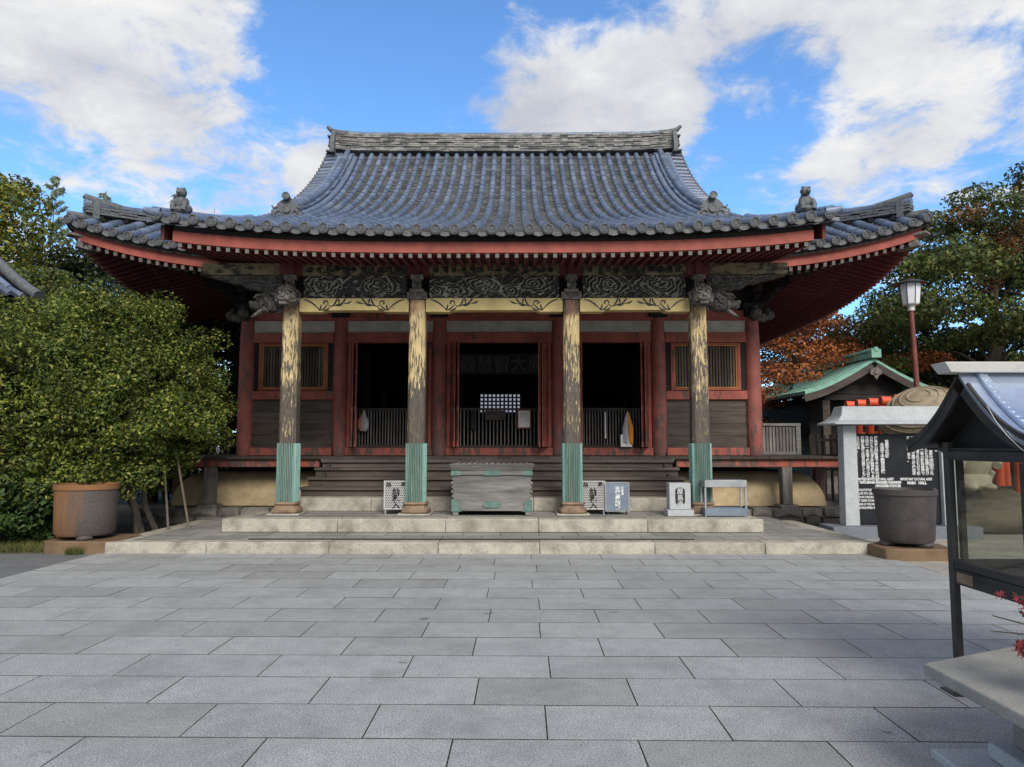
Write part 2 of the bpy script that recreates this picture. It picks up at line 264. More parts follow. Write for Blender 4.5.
# ------------------------------------------------------------------ mesh builder
class MB:
    def __init__(s, off=(0, 0, 0)): s.v = []; s.f = []; s.o = Vector(off); s.attr = None
    def add(s, vs, fs):
        n = len(s.v); s.v += [tuple(Vector(p) + s.o) for p in vs]; s.f += [tuple(i + n for i in f) for f in fs]
    def box(s, x0, x1, y0, y1, z0, z1):
        s.add([(x0, y0, z0), (x1, y0, z0), (x1, y1, z0), (x0, y1, z0), (x0, y0, z1), (x1, y0, z1), (x1, y1, z1), (x0, y1, z1)],
              [(0, 3, 2, 1), (4, 5, 6, 7), (0, 1, 5, 4), (1, 2, 6, 5), (2, 3, 7, 6), (3, 0, 4, 7)])
    def obox(s, c, sz, rot=(0, 0, 0)):
        m = Euler(rot).to_matrix(); c = Vector(c)
        vs = [c + m @ Vector((a * sz[0] / 2, b * sz[1] / 2, d * sz[2] / 2)) for d in (-1, 1) for a, b in ((-1, -1), (1, -1), (1, 1), (-1, 1))]
        s.add(vs, [(0, 3, 2, 1), (4, 5, 6, 7), (0, 1, 5, 4), (1, 2, 6, 5), (2, 3, 7, 6), (3, 0, 4, 7)])
    def strip(s, pts, w, h, up=(0, 0, 1)):      # rectangular section swept along pts (top centre line if h<0 hangs)
        up = Vector(up); P = [Vector(p) for p in pts]; vs = []; fs = []
        for i, p in enumerate(P):
            t = (P[min(i + 1, len(P) - 1)] - P[max(i - 1, 0)]).normalized(); sd = t.cross(up).normalized(); u = sd.cross(t).normalized()
            vs += [p - sd * w / 2, p + sd * w / 2, p + sd * w / 2 + u * h, p - sd * w / 2 + u * h]
        for i in range(len(P) - 1):
            a = i * 4
            for k in range(4): fs.append((a + k, a + (k + 1) % 4, a + 4 + (k + 1) % 4, a + 4 + k))
        n = len(vs); fs += [(3, 2, 1, 0), (n - 4, n - 3, n - 2, n - 1)]
        s.add(vs, fs)
    def tube(s, pts, r, n=8, cap=True):
        P = [Vector(p) for p in pts]; rr = r if isinstance(r, (list, tuple)) else [r] * len(P); vs = []; fs = []
        ref = None
        for i, p in enumerate(P):
            t = (P[min(i + 1, len(P) - 1)] - P[max(i - 1, 0)]).normalized()
            if ref is None: ref = Vector((0, 0, 1)) if abs(t.z) < .9 else Vector((1, 0, 0))
            a = (ref - t * ref.dot(t)).normalized(); b = t.cross(a); ref = a
            for k in range(n):
                q = 2 * math.pi * k / n; vs.append(p + (a * math.cos(q) + b * math.sin(q)) * rr[i])
        for i in range(len(P) - 1):
            for k in range(n): fs.append((i * n + k, i * n + (k + 1) % n, (i + 1) * n + (k + 1) % n, (i + 1) * n + k))
        if cap: fs += [tuple(range(n - 1, -1, -1)), tuple((len(P) - 1) * n + k for k in range(n))]
        s.add(vs, fs)
    def lathe(s, prof, c=(0, 0, 0), n=24, axis=None, sy=1.):
        m = Matrix.Identity(3) if axis is None else Vector((0, 0, 1)).rotation_difference(Vector(axis)).to_matrix()
        c = Vector(c); vs = []; fs = []
        for r, z in prof:
            for k in range(n):
                q = 2 * math.pi * k / n; vs.append(c + m @ Vector((r * math.cos(q), r * math.sin(q) * sy, z)))
        for i in range(len(prof) - 1):
            for k in range(n): fs.append((i * n + k, i * n + (k + 1) % n, (i + 1) * n + (k + 1) % n, (i + 1) * n + k))
        fs += [tuple(range(n - 1, -1, -1)), tuple((len(prof) - 1) * n + k for k in range(n))]
        s.add(vs, fs)
    def prism(s, out, plane, d0, d1):
        f = {'xz': lambda a, b, d: (a, d, b), 'yz': lambda a, b, d: (d, a, b), 'xy': lambda a, b, d: (a, b, d)}[plane]
        n = len(out); vs = [f(a, b, d0) for a, b in out] + [f(a, b, d1) for a, b in out]
        s.add(vs, [tuple(range(n)), tuple(range(2 * n - 1, n - 1, -1))] + [(i, i + n, (i + 1) % n + n, (i + 1) % n) for i in range(n)])
    def ball(s, c, r, nu=12, nv=8, rot=(0, 0, 0), lump=0., fr=3., seed=0):
        if isinstance(r, (int, float)): r = (r, r, r)
        m = Euler(rot).to_matrix(); c = Vector(c); vs = []; fs = []
        for j in range(nv + 1):
            th = math.pi * j / nv
            for i in range(nu):
                ph = 2 * math.pi * i / nu; d = Vector((math.sin(th) * math.cos(ph), math.sin(th) * math.sin(ph), math.cos(th)))
                k = 1 + lump * (math.sin(d.x * fr * 2.1 + seed) + math.sin(d.y * fr * 1.7 + seed * 2.3 + 1) + math.sin(d.z * fr * 2.6 + seed * 1.7 + d.x * fr)) / 3
                vs.append(c + m @ Vector((d.x * r[0] * k, d.y * r[1] * k, d.z * r[2] * k)))
        for j in range(nv):
            for i in range(nu): fs.append((j * nu + i, (j + 1) * nu + i, (j + 1) * nu + (i + 1) % nu, j * nu + (i + 1) % nu))
        s.add(vs, fs)
    def grid(s, fn, us, vs_, thick=None):
        P = [[Vector(fn(u, v)) for u in us] for v in vs_]; nu = len(us); nv = len(vs_)
        s.add([p for row in P for p in row], [(j * nu + i, j * nu + i + 1, (j + 1) * nu + i + 1, (j + 1) * nu + i) for j in range(nv - 1) for i in range(nu - 1)])
        if thick:
            th = Vector(thick)
            s.add([p + th for row in P for p in row], [(j * nu + i, (j + 1) * nu + i, (j + 1) * nu + i + 1, j * nu + i + 1) for j in range(nv - 1) for i in range(nu - 1)])
            ed = [P[0][i] for i in range(nu)] + [P[j][-1] for j in range(1, nv)] + [P[-1][i] for i in range(nu - 2, -1, -1)] + [P[j][0] for j in range(nv - 2, 0, -1)]
            n = len(ed); s.add(ed + [p + th for p in ed], [(i, i + n, (i + 1) % n + n, (i + 1) % n) for i in range(n)])
    def build(s, name, mat, parent=None, bevel=0., ang=40, label=None, base=None):
        org = Vector(parent['_o']) if parent is not None else (Vector(base) if base else Vector((0, 0, 0)))
        me = bpy.data.meshes.new(name); me.from_pydata([tuple(Vector(p) - org) for p in s.v], [], s.f); me.validate(clean_customdata=False)
        o = bpy.data.objects.new(name, me); COL.objects.link(o); me.materials.append(M[mat])
        if s.attr is not None:
            a = me.attributes.new('crest', 'FLOAT', 'POINT'); a.data.foreach_set('value', s.attr)
        me.shade_smooth(); me.set_sharp_from_angle(angle=R(ang))
        if parent is not None: o.parent = parent
        else: o.location = org
        o['_o'] = tuple(org)
        if bevel:
            b = o.modifiers.new('bevel', 'BEVEL'); b.width = bevel; b.segments = 2; b.limit_method = 'ANGLE'; b.angle_limit = R(40)
        if label: o['label'] = label
        return o
def tag(o, label=None, cat=None, group=None, kind=None):
    if label: o['label'] = label
    if cat: o['category'] = cat
    if group: o['group'] = group
    if kind: o['kind'] = kind
    return o
def thing(name, loc, label, cat, group=None):
    o = bpy.data.objects.new(name, None); COL.objects.link(o); o.location = loc; o['_o'] = tuple(loc); o.empty_display_size = .2
    return tag(o, label, cat, group)
def dup(o, loc, label=None, parent=None):
    c = o.copy(); COL.objects.link(c); c.location = loc; c['_o'] = tuple(loc)
    if parent is not None: c.parent = parent
    if label: c['label'] = label
    for ch in list(o.children):
        k = ch.copy(); COL.objects.link(k); k.parent = c
        for g in list(ch.children):
            h = g.copy(); COL.objects.link(h); h.parent = k
    return c
def text(name, body, size, loc, mat, parent=None, rot=(R(90), 0, 0), vertical=False, align='CENTER', sx=1., lead=1., depth=.002, bold=.0, cols=None):
    """lettering as a mesh; vertical writes top to bottom; cols: list of columns right to left"""
    cu = bpy.data.curves.new(name, 'FONT'); cu.body = '\n'.join(body) if vertical else body
    cu.size = size; cu.align_x = align; cu.align_y = 'TOP'; cu.space_line = lead; cu.extrude = depth; cu.offset = bold; cu.resolution_u = 2
    to = bpy.data.objects.new(name, cu); COL.objects.link(to)
    dg = bpy.context.evaluated_depsgraph_get(); me = bpy.data.meshes.new_from_object(to.evaluated_get(dg))
    bpy.data.objects.remove(to); me.name = name; me.materials.clear(); me.materials.append(M[mat])
    m = Matrix.Translation(Vector(loc) - (Vector(parent['_o']) if parent is not None else Vector((0, 0, 0)))) @ Euler(rot).to_matrix().to_4x4() @ Matrix.Diagonal((sx, 1, 1, 1))
    me.transform(m); o = bpy.data.objects.new(name, me); COL.objects.link(o)
    if parent is not None: o.parent = parent
    return o
def join_meshes(name, objs, parent):
    vs = []; fs = []
    for o in objs:
        n = len(vs); vs += [tuple(v.co) for v in o.data.vertices]; fs += [tuple(i + n for i in p.vertices) for p in o.data.polygons]
    me = bpy.data.meshes.new(name); me.from_pydata(vs, [], fs); me.materials.append(objs[0].data.materials[0])
    for o in objs: bpy.data.objects.remove(o)
    o = bpy.data.objects.new(name, me); COL.objects.link(o); o.parent = parent; return o
def frange(a, b, n): return [a + (b - a) * i / n for i in range(n + 1)]

# ------------------------------------------------------------------ ground
g = MB(); g.add([(-400, -60, -.016), (400, -60, -.016), (400, 900, -.016), (-400, 900, -.016)], [(0, 1, 2, 3)])
tag(g.build('ground', 'soil'), kind='structure')
ROT = Matrix.Rotation(R(-.55), 3, 'Z')
def paving(name, mat, x0, x1, y0, y1, row, w, z, ph0=0., rot=True, gap=.0032, yph=0., jit=.0014, c=.0025):
    mb = MB(); k0 = math.floor((y0 - yph) / row); k1 = math.ceil((y1 - yph) / row)
    for k in range(k0, k1):
        ya = max(y0, yph + k * row) + gap; yb = min(y1, yph + (k + 1) * row) - gap * random.uniform(.8, 1.3)
        if yb - ya < .03: continue
        off = ph0 + (.5 * w if k % 2 else 0) + random.uniform(-.05, .05)
        i = math.floor((x0 - off) / w); xs = [x0]
        while True:
            i += 1; x = off + i * w
            if x >= x1 - .02: break
            if x > xs[-1] + .08: xs.append(x + random.uniform(-.012, .012))
        xs.append(x1)
        for a, b in zip(xs, xs[1:]):
            a += gap * .55; b -= gap * .55; zz = [z + random.uniform(-jit, jit) for _ in range(4)]
            P = [(a, ya), (b, ya), (b, yb), (a, yb)]; Q = [(a + c, ya + c), (b - c, ya + c), (b - c, yb - c), (a + c, yb - c)]
            vs = [Vector((p[0], p[1], z - .035)) for p in P] + [Vector((p[0], p[1], h - .005)) for p, h in zip(P, zz)] + [Vector((p[0], p[1], h)) for p, h in zip(Q, zz)]
            if rot: vs = [ROT @ v for v in vs]
            fs = [(8, 9, 10, 11)] + [(4 + i, 4 + (i + 1) % 4, 8 + (i + 1) % 4, 8 + i) for i in range(4)] + [(i, (i + 1) % 4, 4 + (i + 1) % 4, 4 + i) for i in range(4)]
            mb.add(vs, fs)
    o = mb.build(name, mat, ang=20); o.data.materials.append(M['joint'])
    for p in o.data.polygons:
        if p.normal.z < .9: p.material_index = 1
    return o
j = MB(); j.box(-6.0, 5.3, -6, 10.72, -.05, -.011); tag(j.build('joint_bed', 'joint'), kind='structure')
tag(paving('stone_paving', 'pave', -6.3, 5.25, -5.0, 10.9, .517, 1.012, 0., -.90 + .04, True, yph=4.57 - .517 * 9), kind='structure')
a = MB(); a.add([(-60, -30, -.006), (-6.12, -30, -.0065), (-6.12, 10.72, -.0065), (-60, 10.85, -.006)], [(0, 1, 2, 3)]); tag(a.build('asphalt_lane', 'asphalt'), kind='structure')
a = MB(); a.add([(5.32, -30, -.008), (60, -30, -.008), (60, 13.4, -.008), (5.32, 13.4, -.008)], [(0, 1, 2, 3)]); tag(a.build('gravel_yard', 'gravel'), kind='structure')

# ------------------------------------------------------------------ stone terrace before the hall
CX = -.39
ter = thing('stone_terrace', (CX, 12.4, 0), 'low two-stepped terrace of yellow granite kerbs in front of the hall', 'terrace')
def kerbs(x0, x1, y0, y1, z0, z1, n, seed):
    rnd = random.Random(seed); mb = MB((CX, 0, 0)); xs = [x0 + (x1 - x0) * (i + (rnd.uniform(-.08, .08) if 0 < i < n else 0)) / n for i in range(n + 1)]
    for p, q in zip(xs, xs[1:]): mb.box(p + .003, q - .003, y0, y1, z0, z1 + rnd.uniform(-.002, .002))
    return mb
k = kerbs(-5.75, 5.72, 10.74, 11.02, -.03, .163, 7, 1)
for sx in (-1, 1):
    for q in range(2): k.box(*sorted((sx * 5.72 - (0.03 if sx < 0 else 0), sx * 5.46)), 11.025 + q * 1.45, 11.02 + (q + 1) * 1.45, -.03, .163)
k.build('lower_kerb', 'kerb', ter, bevel=.012)
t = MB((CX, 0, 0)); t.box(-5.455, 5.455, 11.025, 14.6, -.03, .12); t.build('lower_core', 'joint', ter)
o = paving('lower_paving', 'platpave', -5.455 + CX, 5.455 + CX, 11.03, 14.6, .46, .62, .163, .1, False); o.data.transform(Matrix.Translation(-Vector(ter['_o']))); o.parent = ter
m = MB((CX, 0, 0)); m.box(-3.7, 3.1, 11.05, 11.085, .166, .177); m.build('drain_grate', 'darksteel', ter)
k = kerbs(-4.48, 4.47, 11.95, 12.3, .166, .38, 5, 2)
for sx in (-1, 1): k.box(*sorted((sx * 4.47, sx * 4.15)), 12.305, 13.36, .166, .379)
k.build('upper_kerb', 'kerb', ter, bevel=.012)
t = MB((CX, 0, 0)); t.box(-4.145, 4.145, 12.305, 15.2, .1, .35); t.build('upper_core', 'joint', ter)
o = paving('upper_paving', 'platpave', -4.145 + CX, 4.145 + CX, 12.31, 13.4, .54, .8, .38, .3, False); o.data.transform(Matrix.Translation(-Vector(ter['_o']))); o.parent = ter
k = kerbs(-3.72, 3.72, 13.36, 13.75, .383, .625, 5, 3); k.build('step_stone', 'kerb', ter, bevel=.012)

# ------------------------------------------------------------------ the hall
hall = thing('temple_hall', (CX, 16.6, 0), 'weathered red temple hall with blue grey tiled hip-and-gable roof and porch', 'temple')
B = lambda: MB((CX, 0, 0))
XC = [1.39, 3.70, 5.90]; YW = 16.6; ZD = 1.36
COLS = [-5.9, -3.7, -1.39, 1.39, 3.7, 5.9]
# foundation
rnd = random.Random(5); m = B()
for z0, z1 in ((-.08, .13), (.135, .30)):
    x = -7.6
    while x < 7.6:
        w = rnd.uniform(.28, .8); w = min(w, 7.62 - x); e = .012; f0 = 14.86 + rnd.uniform(-.05, .05) + .03 * (z0 > 0); c = [(x + e, f0 + rnd.uniform(-.02, .05)), (x + w - e, f0 + rnd.uniform(-.02, .05))]; zt = z1 + rnd.uniform(-.03, .02)
        m.add([(c[0][0], c[0][1] - .03, z0), (c[1][0], c[1][1] - .03, z0), (c[1][0], 15.3, z0), (c[0][0], 15.3, z0), (c[0][0] + .02, c[0][1] + .02, zt), (c[1][0] - .02, c[1][1] + .02, zt), (c[1][0] - .02, 15.3, zt), (c[0][0] + .02, 15.3, zt),
               ((c[0][0] + c[1][0]) / 2, f0 - .05, (z0 + zt) / 2)], [(4, 5, 6, 7), (0, 1, 8), (1, 5, 8), (5, 4, 8), (4, 0, 8), (1, 2, 6, 5), (3, 0, 4, 7)]); x += w
m.box(-7.6, 7.6, 15.0, 16.2, -.1, .27); m.build('foundation_stones', 'rough', hall, bevel=.02)
def mound(u, v):
    a = v * math.pi / 2; return (u * (1 - .0) * (7.05 - .55 * (1 - math.cos(a))) / 7.05, 15.55 + .55 * (1 - math.cos(a)), .30 + .72 * math.sin(a))
m = B(); m.grid(mound, frange(-7.05, 7.05, 40), frange(0, 1, 10))
for sx in (-1, 1):
    m.grid(lambda u, v: (sx * (7.05 - .55 * (1 - math.cos(v * math.pi / 2))), 15.55 + .55 * (1 - math.cos(v * math.pi / 2)) + u, .30 + .72 * math.sin(v * math.pi / 2)), frange(0, 10, 4) if sx > 0 else frange(10, 0, 4), frange(0, 1, 10))
m.build('plaster_mound', 'plaster', hall)
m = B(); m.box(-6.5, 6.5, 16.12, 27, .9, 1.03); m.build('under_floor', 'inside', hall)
# veranda
m = B(); n = 54
for i in range(n):
    a = -7.3 + 14.6 * i / n; m.box(a + .003, a + 14.6 / n - .003, 15.02 + random.uniform(-.008, .008), 16.9, ZD - .055, ZD)
for sx in (-1, 1):
    for i in range(32): m.box(*sorted((sx * 5.95, sx * 7.3)), 16.905 + i * .34, 16.9 + (i + 1) * .34 - .004, ZD - .055, ZD)
m.build('veranda_deck', 'darkwood', hall, bevel=.004)
for x0, x1 in ((-7.2, -3.75), (3.75, 7.2)):
    m = B(); m.box(x0, x1, 15.1, 15.24, 1.14, ZD - .058); m.build('veranda_beam', 'red', hall, bevel=.008)
for x in (-6.05, 6.05, -7.1, 7.1):
    m = B(); m.box(x - .105, x + .105, 15.06 if abs(x) < 7 else 15.9, 15.27 if abs(x) < 7 else 16.1, .37, 1.138); m.build('veranda_post', 'greywoodv' if abs(x) < 7 else 'redcol', hall, bevel=.01)
    m = B(); m.box(x - .2, x + .2, 14.97 if abs(x) < 7 else 15.8, 15.37 if abs(x) < 7 else 16.2, .26, .367); m.build('post_footing', 'rough', hall, bevel=.03)
# wooden steps
for y0, z1, hw in ((13.70, .80, 3.74), (14.05, .975, 3.70), (14.40, 1.15, 3.66), (14.74, 1.298, 3.62)):
    m = B(); m.box(-hw, hw, y0, y0 + .42, z1 - .06, z1); m.box(-hw + .02, hw - .02, y0 + .05, y0 + .12, z1 - .19, z1 - .062); m.build('wooden_step', 'stepwood', hall, bevel=.012)
m = B()
for sx in (-1, 1): m.prism([(13.8, .63), (15.05, .63), (15.05, 1.29), (14.8, 1.23), (13.85, .73)], 'yz', sx * 3.5, sx * 3.42)
m.build('step_stringer', 'darkwood', hall)
# wall columns
def column(x, y, mat='redcol'):
    m = B(); m.lathe([(.15, ZD), (.18, ZD + .08), (.185, 2.6), (.175, 4.0), (.155, 4.56)], (x, y, 0), 24); return m.build('wall_column', mat, hall)
for x in COLS: column(x, YW)
for sx in (-5.9, 5.9):
    for i in range(1, 6): column(sx, YW + i * 2.36)
# beams along the front wall
def hb(name, z0, z1, y0, y1, mat, x0=-5.9, x1=5.9):
    m = B(); m.box(x0, x1, y0, y1, z0, z1); return m.build(name, mat, hall, bevel=.008)
hb('head_beam', 4.50, 4.74, YW - .10, YW + .10, 'red')
hb('top_rail', 4.78, 4.90, YW - .14, YW + .14, 'blackwood', -6.1, 6.1)
m = B(); m.box(-5.75, 5.75, YW - .03, YW + .05, 4.20, 4.50); m.build('plaster_band', 'white', hall)
m = B(); m.box(-5.9, 5.9, YW - .04, YW + .04, 4.9, 6.2); m.build('frieze_wall', 'blackwood', hall)
bays = list(zip(COLS, COLS[1:]))
for i, (a, b) in enumerate(bays):
    x0, x1 = a + .16, b - .16
    hb('lintel', 3.98, 4.22, YW - .09, YW + .07, 'red', x0, x1)
    hb('threshold', ZD + .004, 1.54, YW - .13, YW + .08, 'red', x0, x1)
    if i in (0, 4):
        hb('waist_beam', 2.65, 2.85, YW - .10, YW + .06, 'red', x0, x1)
        m = B()
        for q in range(4): z = 1.54 + q * .2775; m.box(x0, x1, YW - .02 - .008 * (q % 2), YW + .03, z + .003, z + .2745)
        m.build('plank_panel', 'plankwood', hall)
        w = B(); fx0, fx1 = x0 + .13, x1 - .13
        fz0, fz1 = 2.865, 3.97
        for p in ((fx0, fx0 + .075, fz0, fz1), (fx1 - .075, fx1, fz0, fz1), (fx0 + .075, fx1 - .075, fz0, fz0 + .045), (fx0 + .075, fx1 - .075, fz1 - .035, fz1)): w.box(p[0], p[1], YW - .06, YW + .02, p[2], p[3])
        win = w.build('window', 'red', hall, bevel=.006)
        w = B()
        gx0, gx1, gz0, gz1 = fx0 + .078, fx1 - .078, fz0 + .048, fz1 - .038
        for p in ((gx0, gx0 + .03, gz0, gz1), (gx1 - .03, gx1, gz0, gz1), (gx0 + .03, gx1 - .03, gz0, gz0 + .03), (gx0 + .03, gx1 - .03, gz1 - .03, gz1)): w.box(p[0], p[1], YW - .045, YW + .01, p[2], p[3])
        w.build('inner_frame', 'winframe', win)
        w = B(); n = 21
        for q in range(n):
            xx = gx0 + .035 + (gx1 - gx0 - .07) * (q + .5) / n; w.obox((xx, YW - .002, (gz0 + gz1) / 2), (.045, .03, gz1 - gz0 - .065), (0, 0, R(12 * (1 if i else -1))))
        w.build('window_slats', 'slatwood', win)
        w = B(); w.box(gx0, gx1, YW + .03, YW + .04, gz0, gz1); w.build('backing', 'inside', win)
        m = B(); m.box(x0, fx0 - .003, YW - .03, YW + .02, 2.855, 3.975); m.build('side_strip', 'blackwood', hall); m = B(); m.box(fx1 + .003, x1, YW - .03, YW + .02, 2.855, 3.975); m.build('side_strip', 'blackwood', hall)
    else:
        # door leaves folded back on both sides of the opening
        for sx, hx in ((1, x0 + .02), (-1, x1 - .02)):
            m = B(); m.box(*sorted((hx, hx + sx * .09)), YW - .08, YW + .06, 1.545, 3.975); m.build('door_jamb', 'red', hall, bevel=.006)
            ang = R(-62) * sx
            d = thing_leaf = None
            for f_ in range(2):
                c = Vector((hx + sx * (.10 + f_ * .085), YW - .09, 0)); mm = Matrix.Rotation(R(-75) * sx, 3, 'Z')
                L = .46
                lf = B()
                def pb(u0, u1, z0, z1, t0, t1):
                    vs = [c + mm @ Vector((sx * u, tt, 0)) + Vector((0, 0, zz)) for zz in (z0, z1) for u, tt in ((u0, t0), (u1, t0), (u1, t1), (u0, t1))]
                    lf.add(vs, [(0, 3, 2, 1), (4, 5, 6, 7), (0, 1, 5, 4), (1, 2, 6, 5), (2, 3, 7, 6), (3, 0, 4, 7)])
                pb(0, L, 1.56, 3.93, -.012, .012)
                for z0, z1 in ((1.56, 1.68), (2.35, 2.46), (3.2, 3.3), (3.82, 3.93)): pb(.0, L, z0, z1, -.028, -.0125)
                for u0, u1 in ((0, .07), (L - .07, L)): pb(u0, u1, 1.56, 3.93, -.031, -.0285)
                d = lf.build('door_leaf', 'red', hall)
        m = B(); gx0, gx1 = x0 + .115, x1 - .115; n = 26
        for q in range(n): xx = gx0 + (gx1 - gx0) * (q + .5) / n; m.box(xx - .014, xx + .014, YW + .06, YW + .085, 1.56, 2.41)
        gr_ = m.build('grille', 'greywoodv', hall)
        m = B(); m.box(gx0, gx1, YW + .045, YW + .10, 2.411, 2.46); m.box(gx0, gx1, YW + .05, YW + .095, 1.545, 1.6); m.build('grille_rail', 'darkwood', gr_)
# side and rear walls, interior
for sx in (-1, 1):
    m = B(); m.box(sx * 5.9 - .03, sx * 5.9 + .03, 16.7, 28.4, ZD, 6.3); m.build('side_wall', 'plankwood', hall)
    m = B(); m.box(*sorted((sx * 5.8, sx * 6.02)), 16.8, 28.4, 4.5, 4.74); m.box(*sorted((sx * 5.8, sx * 6.0)), 16.8, 28.4, 2.69, 2.9); m.build('side_beam', 'red', hall)
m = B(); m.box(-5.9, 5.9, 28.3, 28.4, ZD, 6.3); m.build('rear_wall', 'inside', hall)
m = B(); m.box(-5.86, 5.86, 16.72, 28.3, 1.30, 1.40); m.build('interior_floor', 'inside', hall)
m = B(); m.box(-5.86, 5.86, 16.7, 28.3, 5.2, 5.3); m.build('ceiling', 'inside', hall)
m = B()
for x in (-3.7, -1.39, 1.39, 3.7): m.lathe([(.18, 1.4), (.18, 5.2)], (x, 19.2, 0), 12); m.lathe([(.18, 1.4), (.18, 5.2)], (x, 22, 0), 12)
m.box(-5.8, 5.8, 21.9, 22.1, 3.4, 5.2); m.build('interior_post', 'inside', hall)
m = B(); m.box(-.86, .55, 24.6, 24.62, 2.72, 3.34); sc = m.build('paper_screen', 'shoji', hall)
m = B()
for q in range(11): xx = -.86 + 1.41 * q / 10; m.box(xx - .03, xx + .03, 24.55, 24.58, 2.66, 3.38)
for q in range(6): zz = 2.70 + .66 * q / 5; m.box(-.90, .59, 24.51, 24.548, zz - .025, zz + .025)
m.build('screen_lattice', 'black', sc)
# name tablet above the central doorway
m = B(); m.box(-1.05, 1.12, 17.6, 17.66, 3.34, 3.86); tb = m.build('name_tablet', 'blackwood', hall, bevel=.01)
text('tablet_lettering', '觀慧智大廣', .46, (CX + .04, 17.597, 3.80), 'goldink', hall, sx=.92).parent = tb
# brackets on the wall columns
def bracket(x, y, dirs):
    m = B()
    m.obox((x, y, 4.68), (.40, .40, .22)); m.obox((x, y, 4.83), (.5, .5, .12))
    for d, L in dirs:
        d = Vector((d[0], d[1], 0)).normalized(); s_ = Vector((-d.y, d.x, 0))
        for lv, (ln, zz) in enumerate(((L * .55, 4.98), (L, 5.24))):
            e = Vector((x, y, zz)) + d * ln
            m.strip([Vector((x, y, zz - .07)) - d * .1, Vector((x, y, zz - .07)) + d * (ln - .14), e + Vector((0, 0, .0))], .13, .14)
            m.obox((e.x, e.y, zz + .17), (.24, .24, .13), (0, 0, math.atan2(d.y, d.x)))
        m.obox((x + d.x * L, y + d.y * L, 5.50), (.85 if abs(d.y) > .5 else .18, .18 if abs(d.y) > .5 else .85, .14))
    return m.build('bracket_set', 'blackwood', hall, bevel=.012)
for x in COLS:
    dr = [((0, -1), .8), ((1, 0), .5), ((-1, 0), .5)]
    if abs(x) > 5: dr = [((0, -1), .8), ((math.copysign(1, x), 0), .8), ((math.copysign(1, x), -1), 1.0)]
    bracket(x, YW, dr)
for sx in (-1, 1):      # scrolled nosings on the corner columns
    m = B()
    for d, L in (((sx, 0), .42), ((0, -1), .34)):
        d = Vector((d[0], d[1], 0)); p = Vector((sx * 5.9, YW, 4.60))
        m.tube([p + d * .1, p + d * .24 + Vector((0, 0, -.03)), p + d * L + Vector((0, 0, .01))], [.10, .12, .09], 10)
        m.ball(p + d * L + Vector((0, 0, .03)), (.13, .13, .12), 12, 8, lump=.14, fr=4)
        m.ball(p + d * (L - .05) + Vector((0, 0, .15)), (.08, .08, .07), 10, 6)
    m.build('beam_nosing', 'carved', hall)
m = B(); m.box(-6.8, 6.8, YW - .9, YW - .72, 5.56, 5.74); m.box(-6.8, -6.62, YW - .72, 28, 5.56, 5.74); m.box(6.62, 6.8, YW - .72, 28, 5.56, 5.74); m.build('eave_purlin', 'reddark', hall)
# side fence on the veranda (right and left ends)
for sx in (1,):
    m = B(); n = 13
    for q in range(n): xx = sx * (6.15 + 1.05 * (q + .5) / n); m.box(xx - .03, xx + .03, 17.5, 17.535, ZD + .08, 2.06)
    fe = m.build('veranda_side_fence', 'greywoodv', hall)
    m = B(); m.box(*sorted((sx * 6.1, sx * 7.32)), 17.46, 17.57, 2.061, 2.13); m.box(*sorted((sx * 6.1, sx * 7.25)), 17.475, 17.56, ZD + .004, ZD + .078); m.box(*sorted((sx * 7.2, sx * 7.31)), 17.458, 17.572, ZD + .004, 2.06); m.build('fence_rail', 'greywood', fe, bevel=.006)

# ------------------------------------------------------------------ porch
PY = 12.8; PX = [-3.665, -1.385, 1.385, 3.665]
def pillar(x):
    m = B(); hw = .143
    def sec(z, w): c = w * .28; return [(x + p, PY + q, z) for p, q in ((-w, -w + c), (-w + c, -w), (w - c, -w), (w, -w + c), (w, w - c), (w - c, w), (-w + c, w), (-w, w - c))]
    vs = sec(.60, hw + .012) + sec(1.6, hw + .010) + sec(4.20, hw - .006)
    m.add(vs, [(i, (i + 1) % 8, 8 + (i + 1) % 8, 8 + i) for i in range(8)] + [(8 + i, 8 + (i + 1) % 8, 16 + (i + 1) % 8, 16 + i) for i in range(8)] + [tuple(range(16, 24))])
    p = m.build('porch_pillar', 'yellow', hall, ang=25)
    # ribbed copper sleeve
    m = B(); pts = []; w = hw + .030; nr = 9; ch = .035
    side = [(-w + ch) + (2 * w - 2 * ch) * i / (nr * 2) for i in range(nr * 2 + 1)]
    for sd in range(4):
        for i, q in enumerate(side[:-1] if True else side):
            dpt = w if i % 2 else w - .03
            pts.append(((q, -dpt), (dpt, q), (-q, dpt), (-dpt, -q))[sd])
    nv = len(pts); vs = [(x + a, PY + b, z) for z in (.60, 1.63) for a, b in pts]
    m.add(vs, [(i, (i + 1) % nv, nv + (i + 1) % nv, nv + i) for i in range(nv)] + [tuple(range(nv, 2 * nv))])
    m.build('copper_sleeve', 'copper', p, ang=20)
    # stepped stone foot
    m = B()
    m.box(x - .29, x + .29, PY - .29, PY + .29, .382, .410)
    pl = m.build('plinth_stone', 'kerb', p, bevel=.008)
    m = B(); m.lathe([(.24, .412), (.265, .43), (.27, .475), (.225, .51), (.205, .54), (.235, .575), (.22, .605)], (x, PY, 0), 8)
    for i_, v in enumerate(m.v):
        d = Vector(v) - Vector((x + CX, PY, v[2])); a = math.atan2(d.y, d.x); k = 1 / max(abs(math.cos(a)), abs(math.sin(a))); m.v[i_] = (x + CX + d.x * min(k, 1.12), PY + d.y * min(k, 1.12), v[2])
    m.build('pillar_foot', 'footstone', p)
    return p
pil = [pillar(x) for x in PX]
